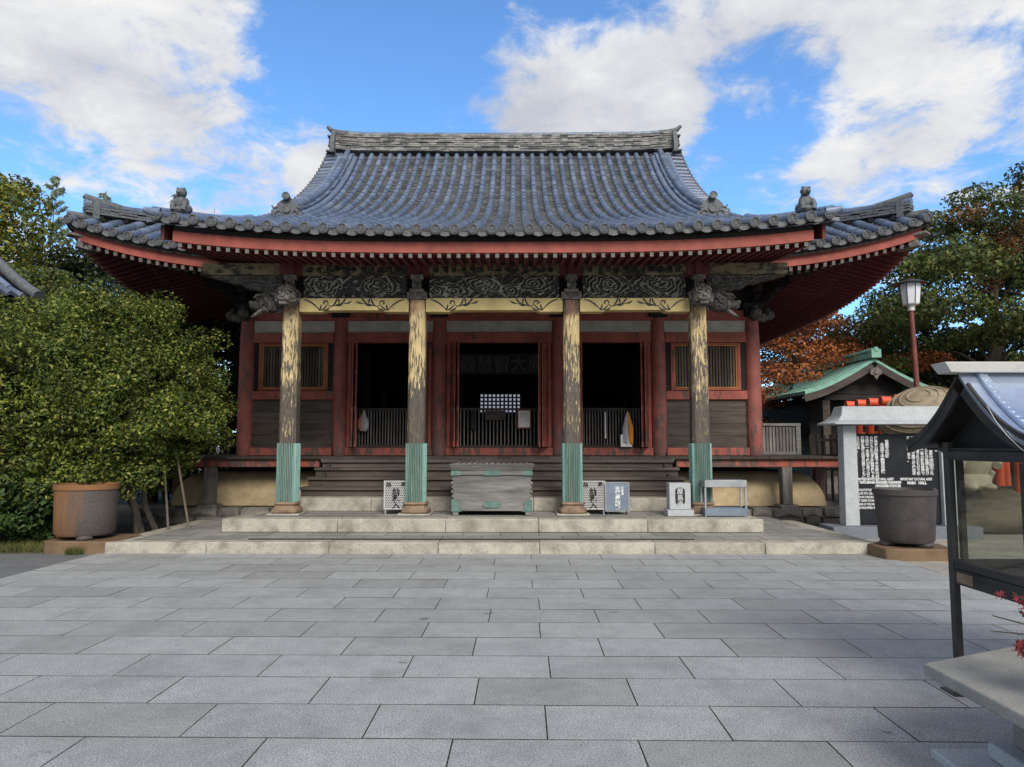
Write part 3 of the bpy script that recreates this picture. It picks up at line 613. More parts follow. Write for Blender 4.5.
def ribbon(m, pts, w0, y, w1=.3):
    P = [Vector((p[0], 0, p[1])) for p in pts]; vs = []; n = len(P)
    for i, p in enumerate(P):
        t = (P[min(i + 1, n - 1)] - P[max(i - 1, 0)]).normalized(); s_ = Vector((-t.z, 0, t.x)); w = w0 * (1 - (1 - w1) * abs(2 * i / (n - 1) - 1) ** 2)
        for sg in (-1, 1):
            q = p + s_ * sg * w; vs += [(q.x, y, q.z), (q.x, y - .005, q.z)]
    fs = []
    for i in range(n - 1): a = i * 4; b = a + 4; fs += [(a + 1, a + 3, b + 3, b + 1), (a, a + 1, b + 1, b), (a + 2, b + 2, b + 3, a + 3)]
    m.add(vs, fs)
def spiral(cx, cz, r0, r1, a0, a1, n=14): return [(cx + (r0 + (r1 - r0) * i / n) * math.cos(a0 + (a1 - a0) * i / n), cz + (r0 + (r1 - r0) * i / n) * math.sin(a0 + (a1 - a0) * i / n)) for i in range(n + 1)]
def scroll(m, x, z, d, y):
    """one painted vine: stem from the pillar, a big curl, leaf sprigs"""
    T = lambda pts: [(x + d * a, z + b) for a, b in pts]
    stem = [(0.02 + .30 * t, .10 - .20 * t + .04 * math.sin(t * 3)) for t in frange(0, 1, 8)]
    ribbon(m, T(stem), .013, y)
    up = [(.30, -.10), (.36, -.095), (.42, -.05), (.46, .0)]; ribbon(m, T(up), .014, y)
    ribbon(m, T(spiral(.42, .03, .055, .02, -.6, 4.6)), .013, y)
    for (a, b, ang, L) in ((.30, -.10, .6, .12), (.55, -.01, .5, .16), (.60, .0, -.5, .14), (.70, .03, .3, .14), (.78, .03, -.25, .12), (.66, .02, 1.2, .10), (.38, -.10, -.15, .14)):
        pts = [(a + L * t * math.cos(ang + .6 * t), b + L * t * math.sin(ang + .6 * t)) for t in frange(0, 1, 6)]
        ribbon(m, T([(p, max(-.115, min(.115, q))) for p, q in pts]), .015, y, .15)
    ribbon(m, T([(.46, .0), (.52, -.03), (.6, -.01), (.7, .02), (.8, .02)]), .010, y)
def relief_panel(x0, x1, y, z0, z1, seed, kind):
    rnd = random.Random(seed); nx = max(60, int((x1 - x0) * 75)); nz = 34; m = B(); att = []
    W_ = x1 - x0; H_ = z1 - z0
    cs = [(x0 + W_ * (.22 + .5 * i + rnd.uniform(-.06, .06)), z0 + H_ * rnd.uniform(.5, .66), rnd.uniform(.17, .23)) for i in range(2)] if kind == 'wave' else [(x0 + W_ * (i + .5 + rnd.uniform(-.25, .25)) / 7, z0 + H_ * rnd.uniform(.3, .75), rnd.uniform(.11, .17)) for i in range(6)]
    val = {}
    def h(u, v):
        best = 0.
        for cx, cz, rr in cs:
            d = math.hypot((u - cx) / 1.7, v - cz) * (1 + .10 * math.sin(5 * math.atan2(v - cz, u - cx) + cx * 9)) + .012 * math.sin(u * 23 + v * 31); k = max(0, 1 - d / (rr * 1.6)); best = max(best, (.5 + .5 * math.cos(d * 2 * math.pi / .05)) * min(1, k * 2.5) + .35 * k)
        w1 = .5 + .5 * math.sin(u * 34 + 3 * math.sin(v * 26 + seed) + v * 20); w2 = .5 + .5 * math.sin(u * 14 - v * 48 + 4 * math.sin(u * 8 + seed))
        sc_ = .5 + .5 * math.cos(2 * math.pi * (math.hypot(((u * 11) % 1 - .5), (v - z0) * 11) * 3)) if v < z0 + .09 else 0
        q = max(best, 1.05 * w1 * w2, sc_ * .9); return q
    us = frange(x0, x1, nx); vs_ = frange(z0, z1, nz); P = []
    for v in vs_:
        for u in us:
            q = h(u, v); att.append(min(1, q)); P.append((u, y - .075 * min(1.2, q), v))
    m.add(P, [(j_ * (nx + 1) + i, j_ * (nx + 1) + i + 1, (j_ + 1) * (nx + 1) + i + 1, (j_ + 1) * (nx + 1) + i) for j_ in range(nz) for i in range(nx)])
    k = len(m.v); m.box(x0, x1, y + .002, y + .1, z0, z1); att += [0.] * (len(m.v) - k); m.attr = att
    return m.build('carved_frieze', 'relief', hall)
for i, (a, b) in enumerate(zip(PX, PX[1:])):
    x0, x1 = a + .155, b - .155; y = PY - .12
    m = B(); zb = 3.985; e = .42
    m.prism([(x0, zb), (x0 + e, zb), (x0 + e + .05, zb + .03), (x1 - e - .05, zb + .03), (x1 - e, zb), (x1, zb), (x1, 4.235), (x0, 4.235)], 'xz', y, PY + .11)
    bm_ = m.build('porch_beam', 'ybeam', hall, bevel=.006)
    m = B(); zc = (zb + 4.235) / 2 + .005
    scroll(m, x0 + .05, zc, 1, y - .001); scroll(m, x1 - .05, zc, -1, y - .001); m.build('painted_scroll', 'black', bm_)
    relief_panel(x0 + .06, x1 - .06, PY - .02, 4.24, 4.645, 3 + i, 'wave' if i != 1 else 'dragon')
    m = B(); m.box(x0 + .05, x1 - .05, PY - .13, PY + .12, 4.65, 4.875); ub = m.build('upper_beam', 'greenbeam', hall, bevel=.006)
    m = B(); rr = random.Random(30 + i)
    n = int((x1 - x0) / .17)
    for q in range(n):
        xx = x0 + .2 + (x1 - x0 - .4) * q / max(1, n - 1)
        for k in range(2): ribbon(m, spiral(xx + rr.uniform(-.02, .02), 4.76 + rr.uniform(-.02, .02), .05, .015, rr.uniform(0, 6), rr.uniform(8, 11), 10), .011, PY - .131)
    m.build('painted_vine', 'black', ub)
# bracket on each pillar and the outer carved arms
for i, x in enumerate(PX):
    m = B()
    m.obox((x, PY, 4.275), (.36, .36, .14)); m.obox((x, PY - .02, 4.36), (.26, .4, .06))
    m.obox((x, PY - .17, 4.50), (.15, .12, .28)); m.obox((x, PY - .17, 4.60), (.22, .16, .09))
    for k in range(3): m.ball((x + (-.05, .05, 0)[k], PY - .22, (4.46, 4.46, 4.55)[k]), .045, 8, 6)
    m.build('pillar_bracket', 'carved', hall, bevel=.015)
    m = B(); m.box(x - .20, x - .06, PY - .15, PY + .12, 4.652, 4.93); m.box(x + .06, x + .2, PY - .12, PY + .12, 4.652, 4.93); m.box(x - .059, x + .059, PY - .2, PY + .1, 4.652, 4.92); m.build('purlin_block', 'reddark', hall)
def curl(m, c, nrm, R_, r0, turns=1.6, start=0., hand=1):
    """a carved spiral lock lying on the plane with normal nrm"""
    nrm = Vector(nrm).normalized(); a = nrm.orthogonal().normalized(); b = nrm.cross(a); P = []; rr = []
    n = int(9 * turns)
    for i in range(n + 1):
        t = i / n; q = start + hand * t * turns * 2 * math.pi; k = R_ * (1 - .82 * t); P.append(Vector(c) + (a * math.cos(q) + b * math.sin(q)) * k + nrm * (.35 * R_ * t)); rr.append(r0 * (.55 + .6 * math.sin(math.pi * min(1, .15 + t * .8))))
    m.tube(P, rr, 6)
for sx in (-1, 1):
    x = sx * 3.665
    m = B(); out = [(.16, 4.66), (1.50, 4.66), (1.45, 4.61), (1.36, 4.60), (1.28, 4.565), (1.18, 4.575), (1.14, 4.53), (1.05, 4.505), (.96, 4.515), (.88, 4.47), (.82, 4.42), (.70, 4.42), (.62, 4.37), (.5, 4.36), (.45, 4.31), (.16, 4.30)]
    o_ = [(x + sx * a, b) for a, b in out]
    m.prism(o_ if sx < 0 else o_[::-1], 'xz', PY - .10, PY + .10); m.build('carved_arm', 'carvdark', hall, bevel=.012)
    rr = random.Random(40 + sx); m = B()
    for a_, b_, R_ in ((.32, 4.56, .085), (.55, 4.58, .07), (.78, 4.60, .055), (.98, 4.60, .05), (1.18, 4.62, .035), (.34, 4.39, .07), (.56, 4.45, .06), (.76, 4.50, .045), (.95, 4.55, .035), (1.33, 4.63, .025)):
        curl(m, (x + sx * a_, PY - .105, b_), (0, -1, 0), R_, R_ * .24, 1.7, rr.uniform(0, 6), sx)
    for q in range(4):
        z0 = 4.63 - q * .075; m.tube([(x + sx * (.2 + .1 * k), PY - .108, z0 + .018 * math.sin(k * 1.3 + q)) for k in range(int(13 - 2.6 * q))], [.011] * int(13 - 2.6 * q), 5)
    m.build('carved_waves', 'carved', hall)
    m = B(); m.box(*sorted((x + sx * .21, x + sx * 1.62)), PY - .125, PY + .115, 4.665, 4.88); m.build('outer_beam', 'greenbeam', hall, bevel=.006)
    # beast-head nosing to the side, curling lion head to the front
    rr = random.Random(9 + sx)
    m = B(); c = Vector((x + sx * .40, PY - .02, 4.17)); m.ball(c, (.27, .15, .18), 22, 14, (0, sx * .15, 0), .08, 5, 2); m.ball((x + sx * .64, PY - .03, 4.12), (.13, .11, .09), 14, 10, lump=.1); m.ball((x + sx * .74, PY - .03, 4.17), (.05, .06, .04), 10, 6)
    for q in range(24):
        a = rr.uniform(math.pi, 2 * math.pi); b = rr.uniform(-.9, 1.3); d = Vector((math.cos(b) * math.cos(a), math.cos(b) * math.sin(a), math.sin(b))); p = c + Vector((.27 * d.x - sx * .05, .15 * d.y, .19 * d.z)); curl(m, p, d, rr.uniform(.05, .085), .018, 1.5, rr.uniform(0, 6), rr.choice((-1, 1)))
    m.ball((x + sx * .60, PY - .12, 4.22), (.035, .025, .03), 8, 6); m.tube([(x + sx * .5, PY - .12, 4.30), (x + sx * .6, PY - .14, 4.29), (x + sx * .68, PY - .1, 4.24)], [.02, .03, .012], 6)
    m.tube([(x + sx * .52, PY - .06, 4.04), (x + sx * .62, PY - .10, 3.95), (x + sx * .70, PY - .12, 3.89)], [.045, .035, .02], 8)
    m.build('beast_head_nosing', 'carved', hall)
    m = B(); c = Vector((x, PY - .33, 4.22)); m.ball(c, (.17, .2, .18), 20, 14, lump=.06, fr=5)
    for q in range(34):
        a = rr.uniform(0, 6.28); b = rr.uniform(-.8, 1.45); d = Vector((math.cos(b) * math.cos(a), math.cos(b) * math.sin(a), math.sin(b)))
        if d.y < -.75 and d.z < .35: continue
        curl(m, c + Vector((.185 * d.x, .20 * d.y, .19 * d.z)), d, rr.uniform(.045, .075), .017, 1.5, rr.uniform(0, 6), rr.choice((-1, 1)))
    m.ball(c + Vector((0, -.19, -.07)), (.115, .09, .06), 12, 8); m.ball(c + Vector((0, -.27, -.03)), (.05, .04, .035), 8, 6); m.box(x - .075, x + .075, PY - .56, PY - .42, 4.075, 4.095); m.ball(c + Vector((0, -.17, -.17)), (.10, .08, .03), 10, 6)
    for q in (-1, 1): m.tube([c + Vector((q * .02, -.21, .07)), c + Vector((q * .07, -.21, .10)), c + Vector((q * .13, -.17, .06))], [.015, .025, .012], 6); curl(m, c + Vector((q * .12, -.16, -.08)), (q * .5, -1, 0), .05, .014, 1.5, 0, q)
    hd = m.build('lion_head_nosing', 'carved', hall)
    m = B()
    for q in (-1, 1): m.ball(c + Vector((q * .065, -.195, .04)), (.03, .02, .028), 10, 8)
    for q in range(5): m.box(x - .06 + q * .026, x - .042 + q * .026, PY - .565, PY - .55, 4.05, 4.075)
    m.build('eyes_and_teeth', 'pale', hd)

# ------------------------------------------------------------------ roof
YR, YK, YE = 22.5, 11.45, 13.95
XE = 8.68; XV = 5.55
def zk(x, Y):      # porch + upper slope
    t = (Y - YK) / (YR - YK); lift = .26 * (min(abs(x), 5.6) / 5.6) ** 3.2 * max(0, 1 - (Y - YK) / 3.2)
    return 5.09 + 11 * (.35 * t + .1875 * t ** 4) + lift
def Pk(a, s): return Vector((a, YK + s, zk(a, YK + s)))
def ef(r): return .8 * min(1, abs(r)) ** 4
def zm(r, v): return 5.33 + .38 * v + .02 * v * v + ef(r) * (1 - v / 3.6)
def skirt(side):
    if side == 'front': return lambda a, s: Vector((a, YE + s, zm(a / (XE - s), s)))
    if side == 'back': return lambda a, s: Vector((-a, 2 * YR - YE - s, zm(a / (XE - s), s)))
    sg = 1 if side == 'right' else -1
    return lambda a, s: Vector((sg * (XE - s), YR + sg * a, zm(a / (8.55 - s), s)))
def tile_mesh(P, alist, rng, roll, pan, rollr=.083, seg=.33, pseg=.165, step=.305, panw=None):
    """hongawara tiling: rolls at alist; rng(a) -> (s0, s1)"""
    rnd = random.Random(11)
    def fr(a, s):
        e = .02; p = P(a, s); ts = (P(a, s + e) - p).normalized(); ta = (P(a + e, s) - P(a - e, s)).normalized(); n = ta.cross(ts).normalized()
        if n.z < 0: n = -n
        return p, ta, n
    for a in alist:
        s0, s1 = rng(a); k = max(1, round((s1 - s0) / seg)); dj = rnd.uniform(-.006, .006)
        for i in range(k):
            sa = s0 + (s1 - s0) * i / k - (.02 if i else 0); sb = s0 + (s1 - s0) * (i + 1) / k; vs = []
            for s_, r_, lf in ((sa, rollr * 1.03, .012), (sb, rollr * .93, 0)):
                p, ta, n = fr(a + dj, s_)
                for q in range(7): an = math.pi * (q / 6) ; vs.append(p + ta * math.cos(an) * r_ + n * (math.sin(an) * r_ * 1.05 + lf + .015))
            fs = [(q, q + 1, q + 8, q + 7) for q in range(6)] + [tuple(range(6, -1, -1))]
            roll.add(vs, fs)
    for a, b in zip(alist, alist[1:]):
        if b - a > step * 1.6: continue
        s0 = max(rng(a)[0], rng(b)[0]); s1 = min(rng(a)[1], rng(b)[1]) if True else 0
        s1 = max(s1, min(max(rng(a)[1], rng(b)[1]), s1 + .3)); k = max(1, round((s1 - s0) / pseg)); c = (a + b) / 2; hw = (b - a) / 2 - .04
        for i in range(k):
            sa = s0 + (s1 - s0) * i / k; sb = s0 + (s1 - s0) * (i + 1) / k + .02; vs = []; jz = rnd.uniform(-.004, .004)
            for s_, up in ((sa, .038 + jz), (sb, .0)):
                for q in range(5):
                    t = q / 4 * 2 - 1; p, ta, n = fr(c + t * hw, s_); vs.append(p + n * (up - .045 * (1 - t * t) + .012))
            front = [Vector(v) - Vector((0, 0, .036)) for v in vs[:5]]
            pan.add(vs + front, [(q, q + 1, q + 6, q + 5) for q in range(4)] + [(q + 1, q, q + 10, q + 11) for q in range(4)])
STEP = .3055
# shared eave-end disc with rim and three-comma boss
def disc_mesh():
    m = MB(); m.lathe([(.074, 0), (.086, .0), (.086, .05), (.072, .055), (.068, .040), (.022, .040), (.02, .05), (.001, .052)], (0, 0, 0), 20)
    for q in range(3): a = q * 2.094; m.tube([(.045 * math.cos(a + t), .045 * math.sin(a + t), .042) for t in frange(0, 1.5, 5)], [.013, .012, .010, .008, .006, .003], 6)
    for q in range(14): a = q * 2 * math.pi / 14; m.ball((.061 * math.cos(a), .061 * math.sin(a), .04), .0055, 6, 4)
    me = bpy.data.meshes.new('eave_end_tile'); me.from_pydata(m.v, [], m.f); me.shade_smooth(); me.set_sharp_from_angle(angle=R(35)); me.materials.append(M['ornament']); return me
DISC = disc_mesh()
def place_disc(P, a, s, parent, out=None):
    p = P(a, s); t = (P(a, s) - P(a, s + .05)).normalized(); n = Vector((0, 0, 1)); 
    o = bpy.data.objects.new('eave_end_tile', DISC); COL.objects.link(o); o.parent = parent
    o.rotation_mode = 'QUATERNION'; d = Vector((t.x, t.y, t.z * .4)).normalized(); o.rotation_quaternion = Vector((0, 0, 1)).rotation_difference(d)
    o.location = p + Vector((CX, 0, .03)) - Vector(parent['_o']) + Vector((0, 0, 0)); return o
def eave_lip(m, P, alist, s=0.):
    for a, b in zip(alist, alist[1:]):
        c = (a + b) / 2; hw = (b - a) / 2 - .02; top = []; bot = []
        for q in range(7):
            t = q / 6 * 2 - 1; p = P(c + t * hw, s); d = .055 * (1 - t * t); top.append(p + Vector((0, 0, .035 - d))); bot.append(p + Vector((0, 0, -.025 - d * 1.1)))
        pt = (P(c, s) - P(c, s + .05)).normalized() * .02
        top = [p + pt for p in top]; bot = [p + pt for p in bot]
        bk = [p - pt * 4 for p in bot]; m.add(top + bot + bk, [(q, q + 7, q + 8, q + 1) for q in range(6)] + [(q + 7, q + 14, q + 15, q + 8) for q in range(6)])
na = 18; AK = [STEP * i for i in range(-na, na + 1)]
def rngk(a): return (0, YR - YK - .02) if abs(a) < 5.1 else (0, 5.9)
mr, mp = B(), B(); tile_mesh(Pk, AK, rngk, mr, mp)
porch_roof = mr.build('roll_tiles', 'roll', hall, ang=50); mp.build('pan_tiles', 'pan', porch_roof, ang=50)
for a in AK: place_disc(Pk, a, -.03, porch_roof)
m = B(); eave_lip(m, Pk, AK, 0); m.build('eave_lip_tiles', 'ornament', porch_roof)
m = B(); m.grid(lambda u, v: Pk(u, v) + Vector((0, 0, -.035)), frange(-5.6, 5.6, 24), frange(.03, 5.9, 14), (0, 0, -.05)); m.grid(lambda u, v: Pk(u, v) + Vector((0, 0, -.03)), frange(-5.55, 5.55, 12), frange(5.9, 11.05, 16), (0, 0, -.06)); m.build('roof_boards', 'blackwood', hall)
# rear slope mirrored
m = B(); m2 = B(); Pb = lambda a, s: Vector((-a, 2 * YR - (YK + s), zk(0, YK + s))); tile_mesh(Pb, AK, lambda a: (5.0, YR - YK - .02), m, m2, seg=.66, pseg=.5); ob = m.build('rear_roll_tiles', 'roll', hall); m2.build('rear_pan_tiles', 'pan', ob)
m = B(); m.grid(lambda u, v: Pb(u, v) + Vector((0, 0, -.05)), frange(-5.55, 5.55, 8), frange(5, 11.05, 10)); m.build('rear_roof_boards', 'blackwood', hall)
# skirts
nf = 28; AF = [STEP * i for i in range(-nf, nf + 1)]
for side in ('front', 'left', 'right', 'back'):
    P = skirt(side); half = XE if side in ('front', 'back') else 8.55
    def rg(a, half=half): return (0, max(.02, min(3.5, half - abs(a))))
    AL = [a for a in AF if abs(a) < half - .05]
    if side == 'front': groups = [[a for a in AL if a < -5.0], [a for a in AL if a > 5.0]]
    else: groups = [AL]
    for G in groups:
        mr, mp = B(), B(); hi = side == 'front'
        tile_mesh(P, G, rg, mr, mp, seg=.33 if hi else .5, pseg=.165 if hi else .33)
        ro = mr.build('skirt_roll_tiles', 'roll', hall, ang=50); mp.build('skirt_pan_tiles', 'pan', ro, ang=50)
        m = B(); eave_lip(m, P, G, 0); m.build('skirt_lip_tiles', 'ornament', ro)
        if hi:
            for a in G: place_disc(P, a, -.03, ro)
        else:
            m = B()
            for a in G:
                p = P(a, 0); t = (P(a, 0) - P(a, .05)).normalized(); m.lathe([(.09, -.02), (.09, .04), (.07, .045), (.065, .03), (.01, .03)], p + Vector((0, 0, .03)), 12, t)
            m.build('skirt_end_tiles', 'ornament', ro)
    m = B(); m.grid(lambda u, v, P=P, half=half: P(u * (half - v), v) + Vector((0, 0, -.04)), frange(-1, 1, 40), frange(0.02, 3.5, 8), (0, 0, -.06)); m.build('skirt_boards', 'blackwood', hall)
# gable walls
for sx in (-1, 1):
    m = B(); pts = [(Y, zk(0, Y) - .1) for Y in frange(17.2, 22.5, 10)]; pts = pts + [(2 * YR - a, b) for a, b in pts[::-1][1:]] + [(27.8, 7.0), (17.2, 7.0)]
    m.prism(pts, 'yz', sx * 4.85, sx * 4.95); m.build('gable_wall', 'reddark', hall)
    m = B(); f = lambda y: zk(0, y if y < YR else 2 * YR - y) - .13
    for half in (frange(17.0, 22.5, 12), frange(22.5, 28, 12)):
        m.strip([(sx * 5.5, y, f(y) - .32) for y in half], .06, .3)
    m.build('bargeboard', 'red', hall)
    # verge tiles: short rolls pointing outward, disc ends
    m = B(); m2 = B(); s_ = 6.1
    while s_ < 11.0:
        p = Pk(0, s_); p.x = 0
        for yy in (p.y, 2 * YR - p.y):
            m.tube([(sx * 5.22, yy, p.z + .05), (sx * 5.72, yy, p.z + .02)], .082, 10); m2.lathe([(.095, 0), (.095, .05), (.07, .055), (.065, .04), (.01, .04)], (sx * 5.70, yy, p.z + .02), 12, (sx, 0, 0))
        s_ += .285 / math.sqrt(1 + ((zk(0, p.y + .05) - zk(0, p.y)) / .05) ** 2)
    vt = m.build('verge_tiles', 'roll', hall); m2.build('verge_end_tiles', 'ornament', vt)
    m = B(); m.grid(lambda u, v: Pk(0, v) + Vector((u, 0, -.03)), frange(sx * 5.2, sx * 5.68, 1), frange(5.9, 11.05, 20), (0, 0, -.07)); m.build('verge_boards', 'ornament', hall)
def ridge_stack(name, pts, w, courses, ch, topr, mat='ridge', roll=True, seglen=.33, seed=1):
    """stacked flat ridge tiles along pts with a roll on top"""
    rnd = random.Random(seed); P = [Vector(p) for p in pts]; d = [0]
    for a, b in zip(P, P[1:]): d.append(d[-1] + (b - a).length)
    def at_(s):
        s = max(0, min(d[-1] - 1e-4, s)); i = max(k for k in range(len(d) - 1) if d[k] <= s); t = (s - d[i]) / (d[i + 1] - d[i]); return P[i].lerp(P[i + 1], t)
    m = B()
    for c in range(courses):
        s = -rnd.random() * seglen; ww = w * (1 - .10 * c / courses) * (1.06 if c % 2 == 0 else .97)
        while s < d[-1]:
            e = s + seglen * rnd.uniform(.8, 1.25); a_, b_ = at_(max(0, s) + .003), at_(min(d[-1], e) - .003); s = e
            if (b_ - a_).length < .03: continue
            jz = rnd.uniform(-.010, .010); up = Vector((0, 0, c * ch + jz)); m.strip([a_ + up, b_ + up], ww + rnd.uniform(-.03, .03), ch * .74)
    o = m.build(name, mat, hall)
    if roll:
        m = B(); s = 0
        while s < d[-1] - .05:
            e = min(d[-1], s + .32); a_, b_ = at_(s), at_(e); up = Vector((0, 0, courses * ch + topr * .5)); m.tube([a_ + up, b_ + up], [topr * 1.06, topr * .94], 12); s = e
        m.build(name + '_cap', 'roll', o, ang=50)
    return o
zr = lambda x: 11.03 + .05 * (abs(x) / 5.5) ** 2 + .06 * max(0, abs(x) - 4.6)
ridge_stack('main_ridge', [(x, YR, zr(x)) for x in frange(-5.45, 5.45, 22)], .42, 8, .073, .075, seed=3, seglen=.27)
for sx in (-1, 1):
    # ridge-end demon tile with upswept finial
    m = B(); x = sx * 5.5
    m.prism([(22.12, 10.95), (22.88, 10.95), (22.92, 11.25), (22.78, 11.55), (22.72, 11.72), (22.28, 11.72), (22.22, 11.55), (22.08, 11.25)], 'yz', x - .07, x + .07)
    m.tube([(x - sx * .45, YR, 11.72), (x - sx * .15, YR, 11.74), (x + sx * .12, YR, 11.82), (x + sx * .26, YR, 11.95)], [.09, .09, .08, .05], 10)
    m.ball((x + sx * .1, YR, 11.4), (.1, .2, .18), 12, 8, lump=.1); m.box(*sorted((x - sx * .02, x + sx * .22)), 22.2, 22.8, 11.0, 11.06); m.box(*sorted((x - sx * .02, x + sx * .17)), 22.25, 22.75, 11.2, 11.25); m.box(*sorted((x - sx * .02, x + sx * .19)), 22.25, 22.75, 11.52, 11.57)
    m.build('ridge_end_tile', 'ornament', hall, bevel=.01)
    # descending ridge
    pts = [(sx * 5.02, y, zk(0, y) + .04) for y in frange(16.6, 22.25, 22)]
    ridge_stack('descending_ridge', pts, .34, 3, .06, .09, 'roll', seed=5)
    m = B(); m.tube([(sx * 5.27, y, zk(0, y) + .10) for y in frange(16.7, 22.2, 20)], .088, 10); m.tube([(sx * 4.76, y, zk(0, y) + .08) for y in frange(16.7, 22.2, 20)], .082, 10); m.build('ridge_side_roll', 'roll', hall)
    # demon tile at the foot of the descending ridge
    m = B(); x = sx * 5.02; y = 16.5; z = zk(0, y) + .03; k = 1.15
    m.prism([(x + a * k, z + b * k) for a, b in ((-.30, -.02), (.30, -.02), (.33, .08), (.24, .12), (.20, .28), (.10, .36), (-.10, .36), (-.20, .28), (-.24, .12), (-.33, .08))], 'xz', y - .06, y + .06)
    for q in (-1, 1):
        m.tube([(x + q * .19 + q * .08 * math.cos(t), y - .07, z + .07 + .07 * math.sin(t)) for t in frange(0, 5.4, 10)], .024, 6); m.tube([(x + q * .22, y - .05, z + .24), (x + q * .32, y - .05, z + .21), (x + q * .36, y - .05, z + .28)], [.035, .03, .015], 6)
    m.lathe([(.10, 0), (.10, .05), (.075, .055), (.07, .04), (.01, .04)], (x, y - .05, z + .18), 16, (0, -1, 0))
    m.tube([(x, y + .25, z + .40), (x, y - .05, z + .44), (x, y - .16, z + .47)], .085, 12); m.lathe([(.095, 0), (.095, .03), (.075, .035), (.07, .02), (.01, .02)], (x, y - .15, z + .47), 16, (0, -1, .15))
    m.build('demon_tile', 'ornament', hall)
    # porch side verge: a line of edge rolls running back from the corner, with upswept corner tip
    m = B(); m.tube([(sx * 5.56, YK + s, zk(5.56, YK + s) + .08) for s in frange(.0, 4.2, 14)], .09, 10)
    m.tube([(sx * 5.45, YK - .02, zk(5.45, YK) + .07), (sx * 5.58, YK - .05, zk(5.5, YK) + .075), (sx * 5.70, YK - .07, zk(5.5, YK) + .11)], [.085, .07, .045], 10)
    m.grid(lambda u, v: Vector((sx * (5.45 + .22 * u), YK + v, zk(5.6, YK + v) - .01 - .03 * u)), [0, .5, 1], frange(-.02, 4.2, 12), (0, 0, -.06))
    m.build('porch_verge_roll', 'roll', hall)
    m = B(); m.grid(lambda u, v: Vector((sx * 5.52, YK + .15 + v, zk(5.5, YK + v) - .08 - u)), [0, .12, .26], frange(0, 4.0, 10), (-sx * .06, 0, 0)); m.build('porch_side_board', 'reddark', hall)
    # guardian figure near the porch corner
    m = B(); x = sx * 5.28; y = YK + .35; z = zk(5.28, y) + .10
    m.ball((x, y, z + .05), (.17, .17, .09), 12, 8, lump=.08); m.ball((x, y, z + .19), (.13, .13, .15), 14, 10, lump=.12, fr=4); m.ball((x - sx * .02, y - .06, z + .38), (.09, .10, .09), 14, 10, lump=.12, fr=5)
    for q in (-1, 1): m.tube([(x + q * .09, y - .07, z + .22), (x + q * .11, y - .13, z + .12), (x + q * .09, y - .14, z + .03)], [.05, .045, .05], 8); m.ball((x + q * .11, y + .02, z + .10), (.07, .12, .08), 8, 6); m.ball((x + q * .06, y - .05, z + .46), (.025, .03, .022), 8, 6)
    m.tube([(x + sx * .05, y + .14, z + .12), (x + sx * .10, y + .18, z + .28), (x + sx * .04, y + .12, z + .42)], [.05, .06, .03], 8); m.ball((x, y - .15, z + .36), (.045, .05, .04), 8, 6)
    m.v = [tuple(Vector((x + CX, y, z)) + (Vector(q_) - Vector((x + CX, y, z))) * .92) for q_ in m.v]
    m.build('guardian_figure', 'ornament', hall)
    for back in (0, 1):    # hip ridges
        Y0 = lambda v: (YE + v) if not back else (2 * YR - YE - v)
        pts = [(sx * (XE - .25 - v), Y0(.25 + v), zm(1, .25 + v) + .05 + .10 * max(0, 1 - v) ** 2) for v in frange(0, 3.2, 12)]
        ridge_stack('hip_ridge', pts, .30, 3, .058, .085, 'ornament', seed=8)
        if not back:
            m = B(); v = .38; c = Vector((sx * (XE - v), YE + v, zm(1, v))); d = Vector((sx, -1, 0)).normalized()
            m.obox(c + Vector((0, 0, .20)), (.12, .34, .36), (0, 0, R(-45) * sx)); m.ball(c + d * .07 + Vector((0, 0, .2)), (.1, .1, .13), 10, 8, lump=.15, fr=4)
            m.tube([c - d * .5 + Vector((0, 0, .36)), c - d * .1 + Vector((0, 0, .40)), c + d * .12 + Vector((0, 0, .45)), c + d * .2 + Vector((0, 0, .50))], [.10, .10, .085, .05], 10)
            m.tube([c - d * .15 + Vector((0, 0, .08)), c + d * .28 + Vector((0, 0, .04)), c + d * .48 + Vector((0, 0, .07))], [.09, .085, .05], 10)
            m.build('corner_ridge_tile', 'ornament', hall)
# ---- eaves: fascia boards, rafters
fz = lambda x: .24 * (abs(x) / 5.6) ** 3.4
m = B()
XS = frange(-5.32, 5.32, 30); Yf = YK + .16
m.add([(x, yy, 4.775 + zz + fz(x)) for x in XS for yy, zz in ((Yf, 0), (Yf, .18), (Yf + .14, .18), (Yf + .14, 0))], [(4 * i + a, 4 * i + 4 + a, 4 * i + 4 + (a + 1) % 4, 4 * i + (a + 1) % 4) for i in range(30) for a in range(4)] + [(0, 1, 2, 3), (123, 122, 121, 120)])
m.build('porch_eave_board', 'redfas', hall, ang=25)
m = B(); m.add([(x, yy, 4.958 + zz + fz(x)) for x in XS for yy, zz in ((Yf + .03, 0), (Yf + .03, .10), (Yf + .2, .12), (Yf + .2, 0))], [(4 * i + a, 4 * i + 4 + a, 4 * i + 4 + (a + 1) % 4, 4 * i + (a + 1) % 4) for i in range(30) for a in range(4)] + [(0, 1, 2, 3), (123, 122, 121, 120)]); m.build('tile_batten', 'blackwood', hall)
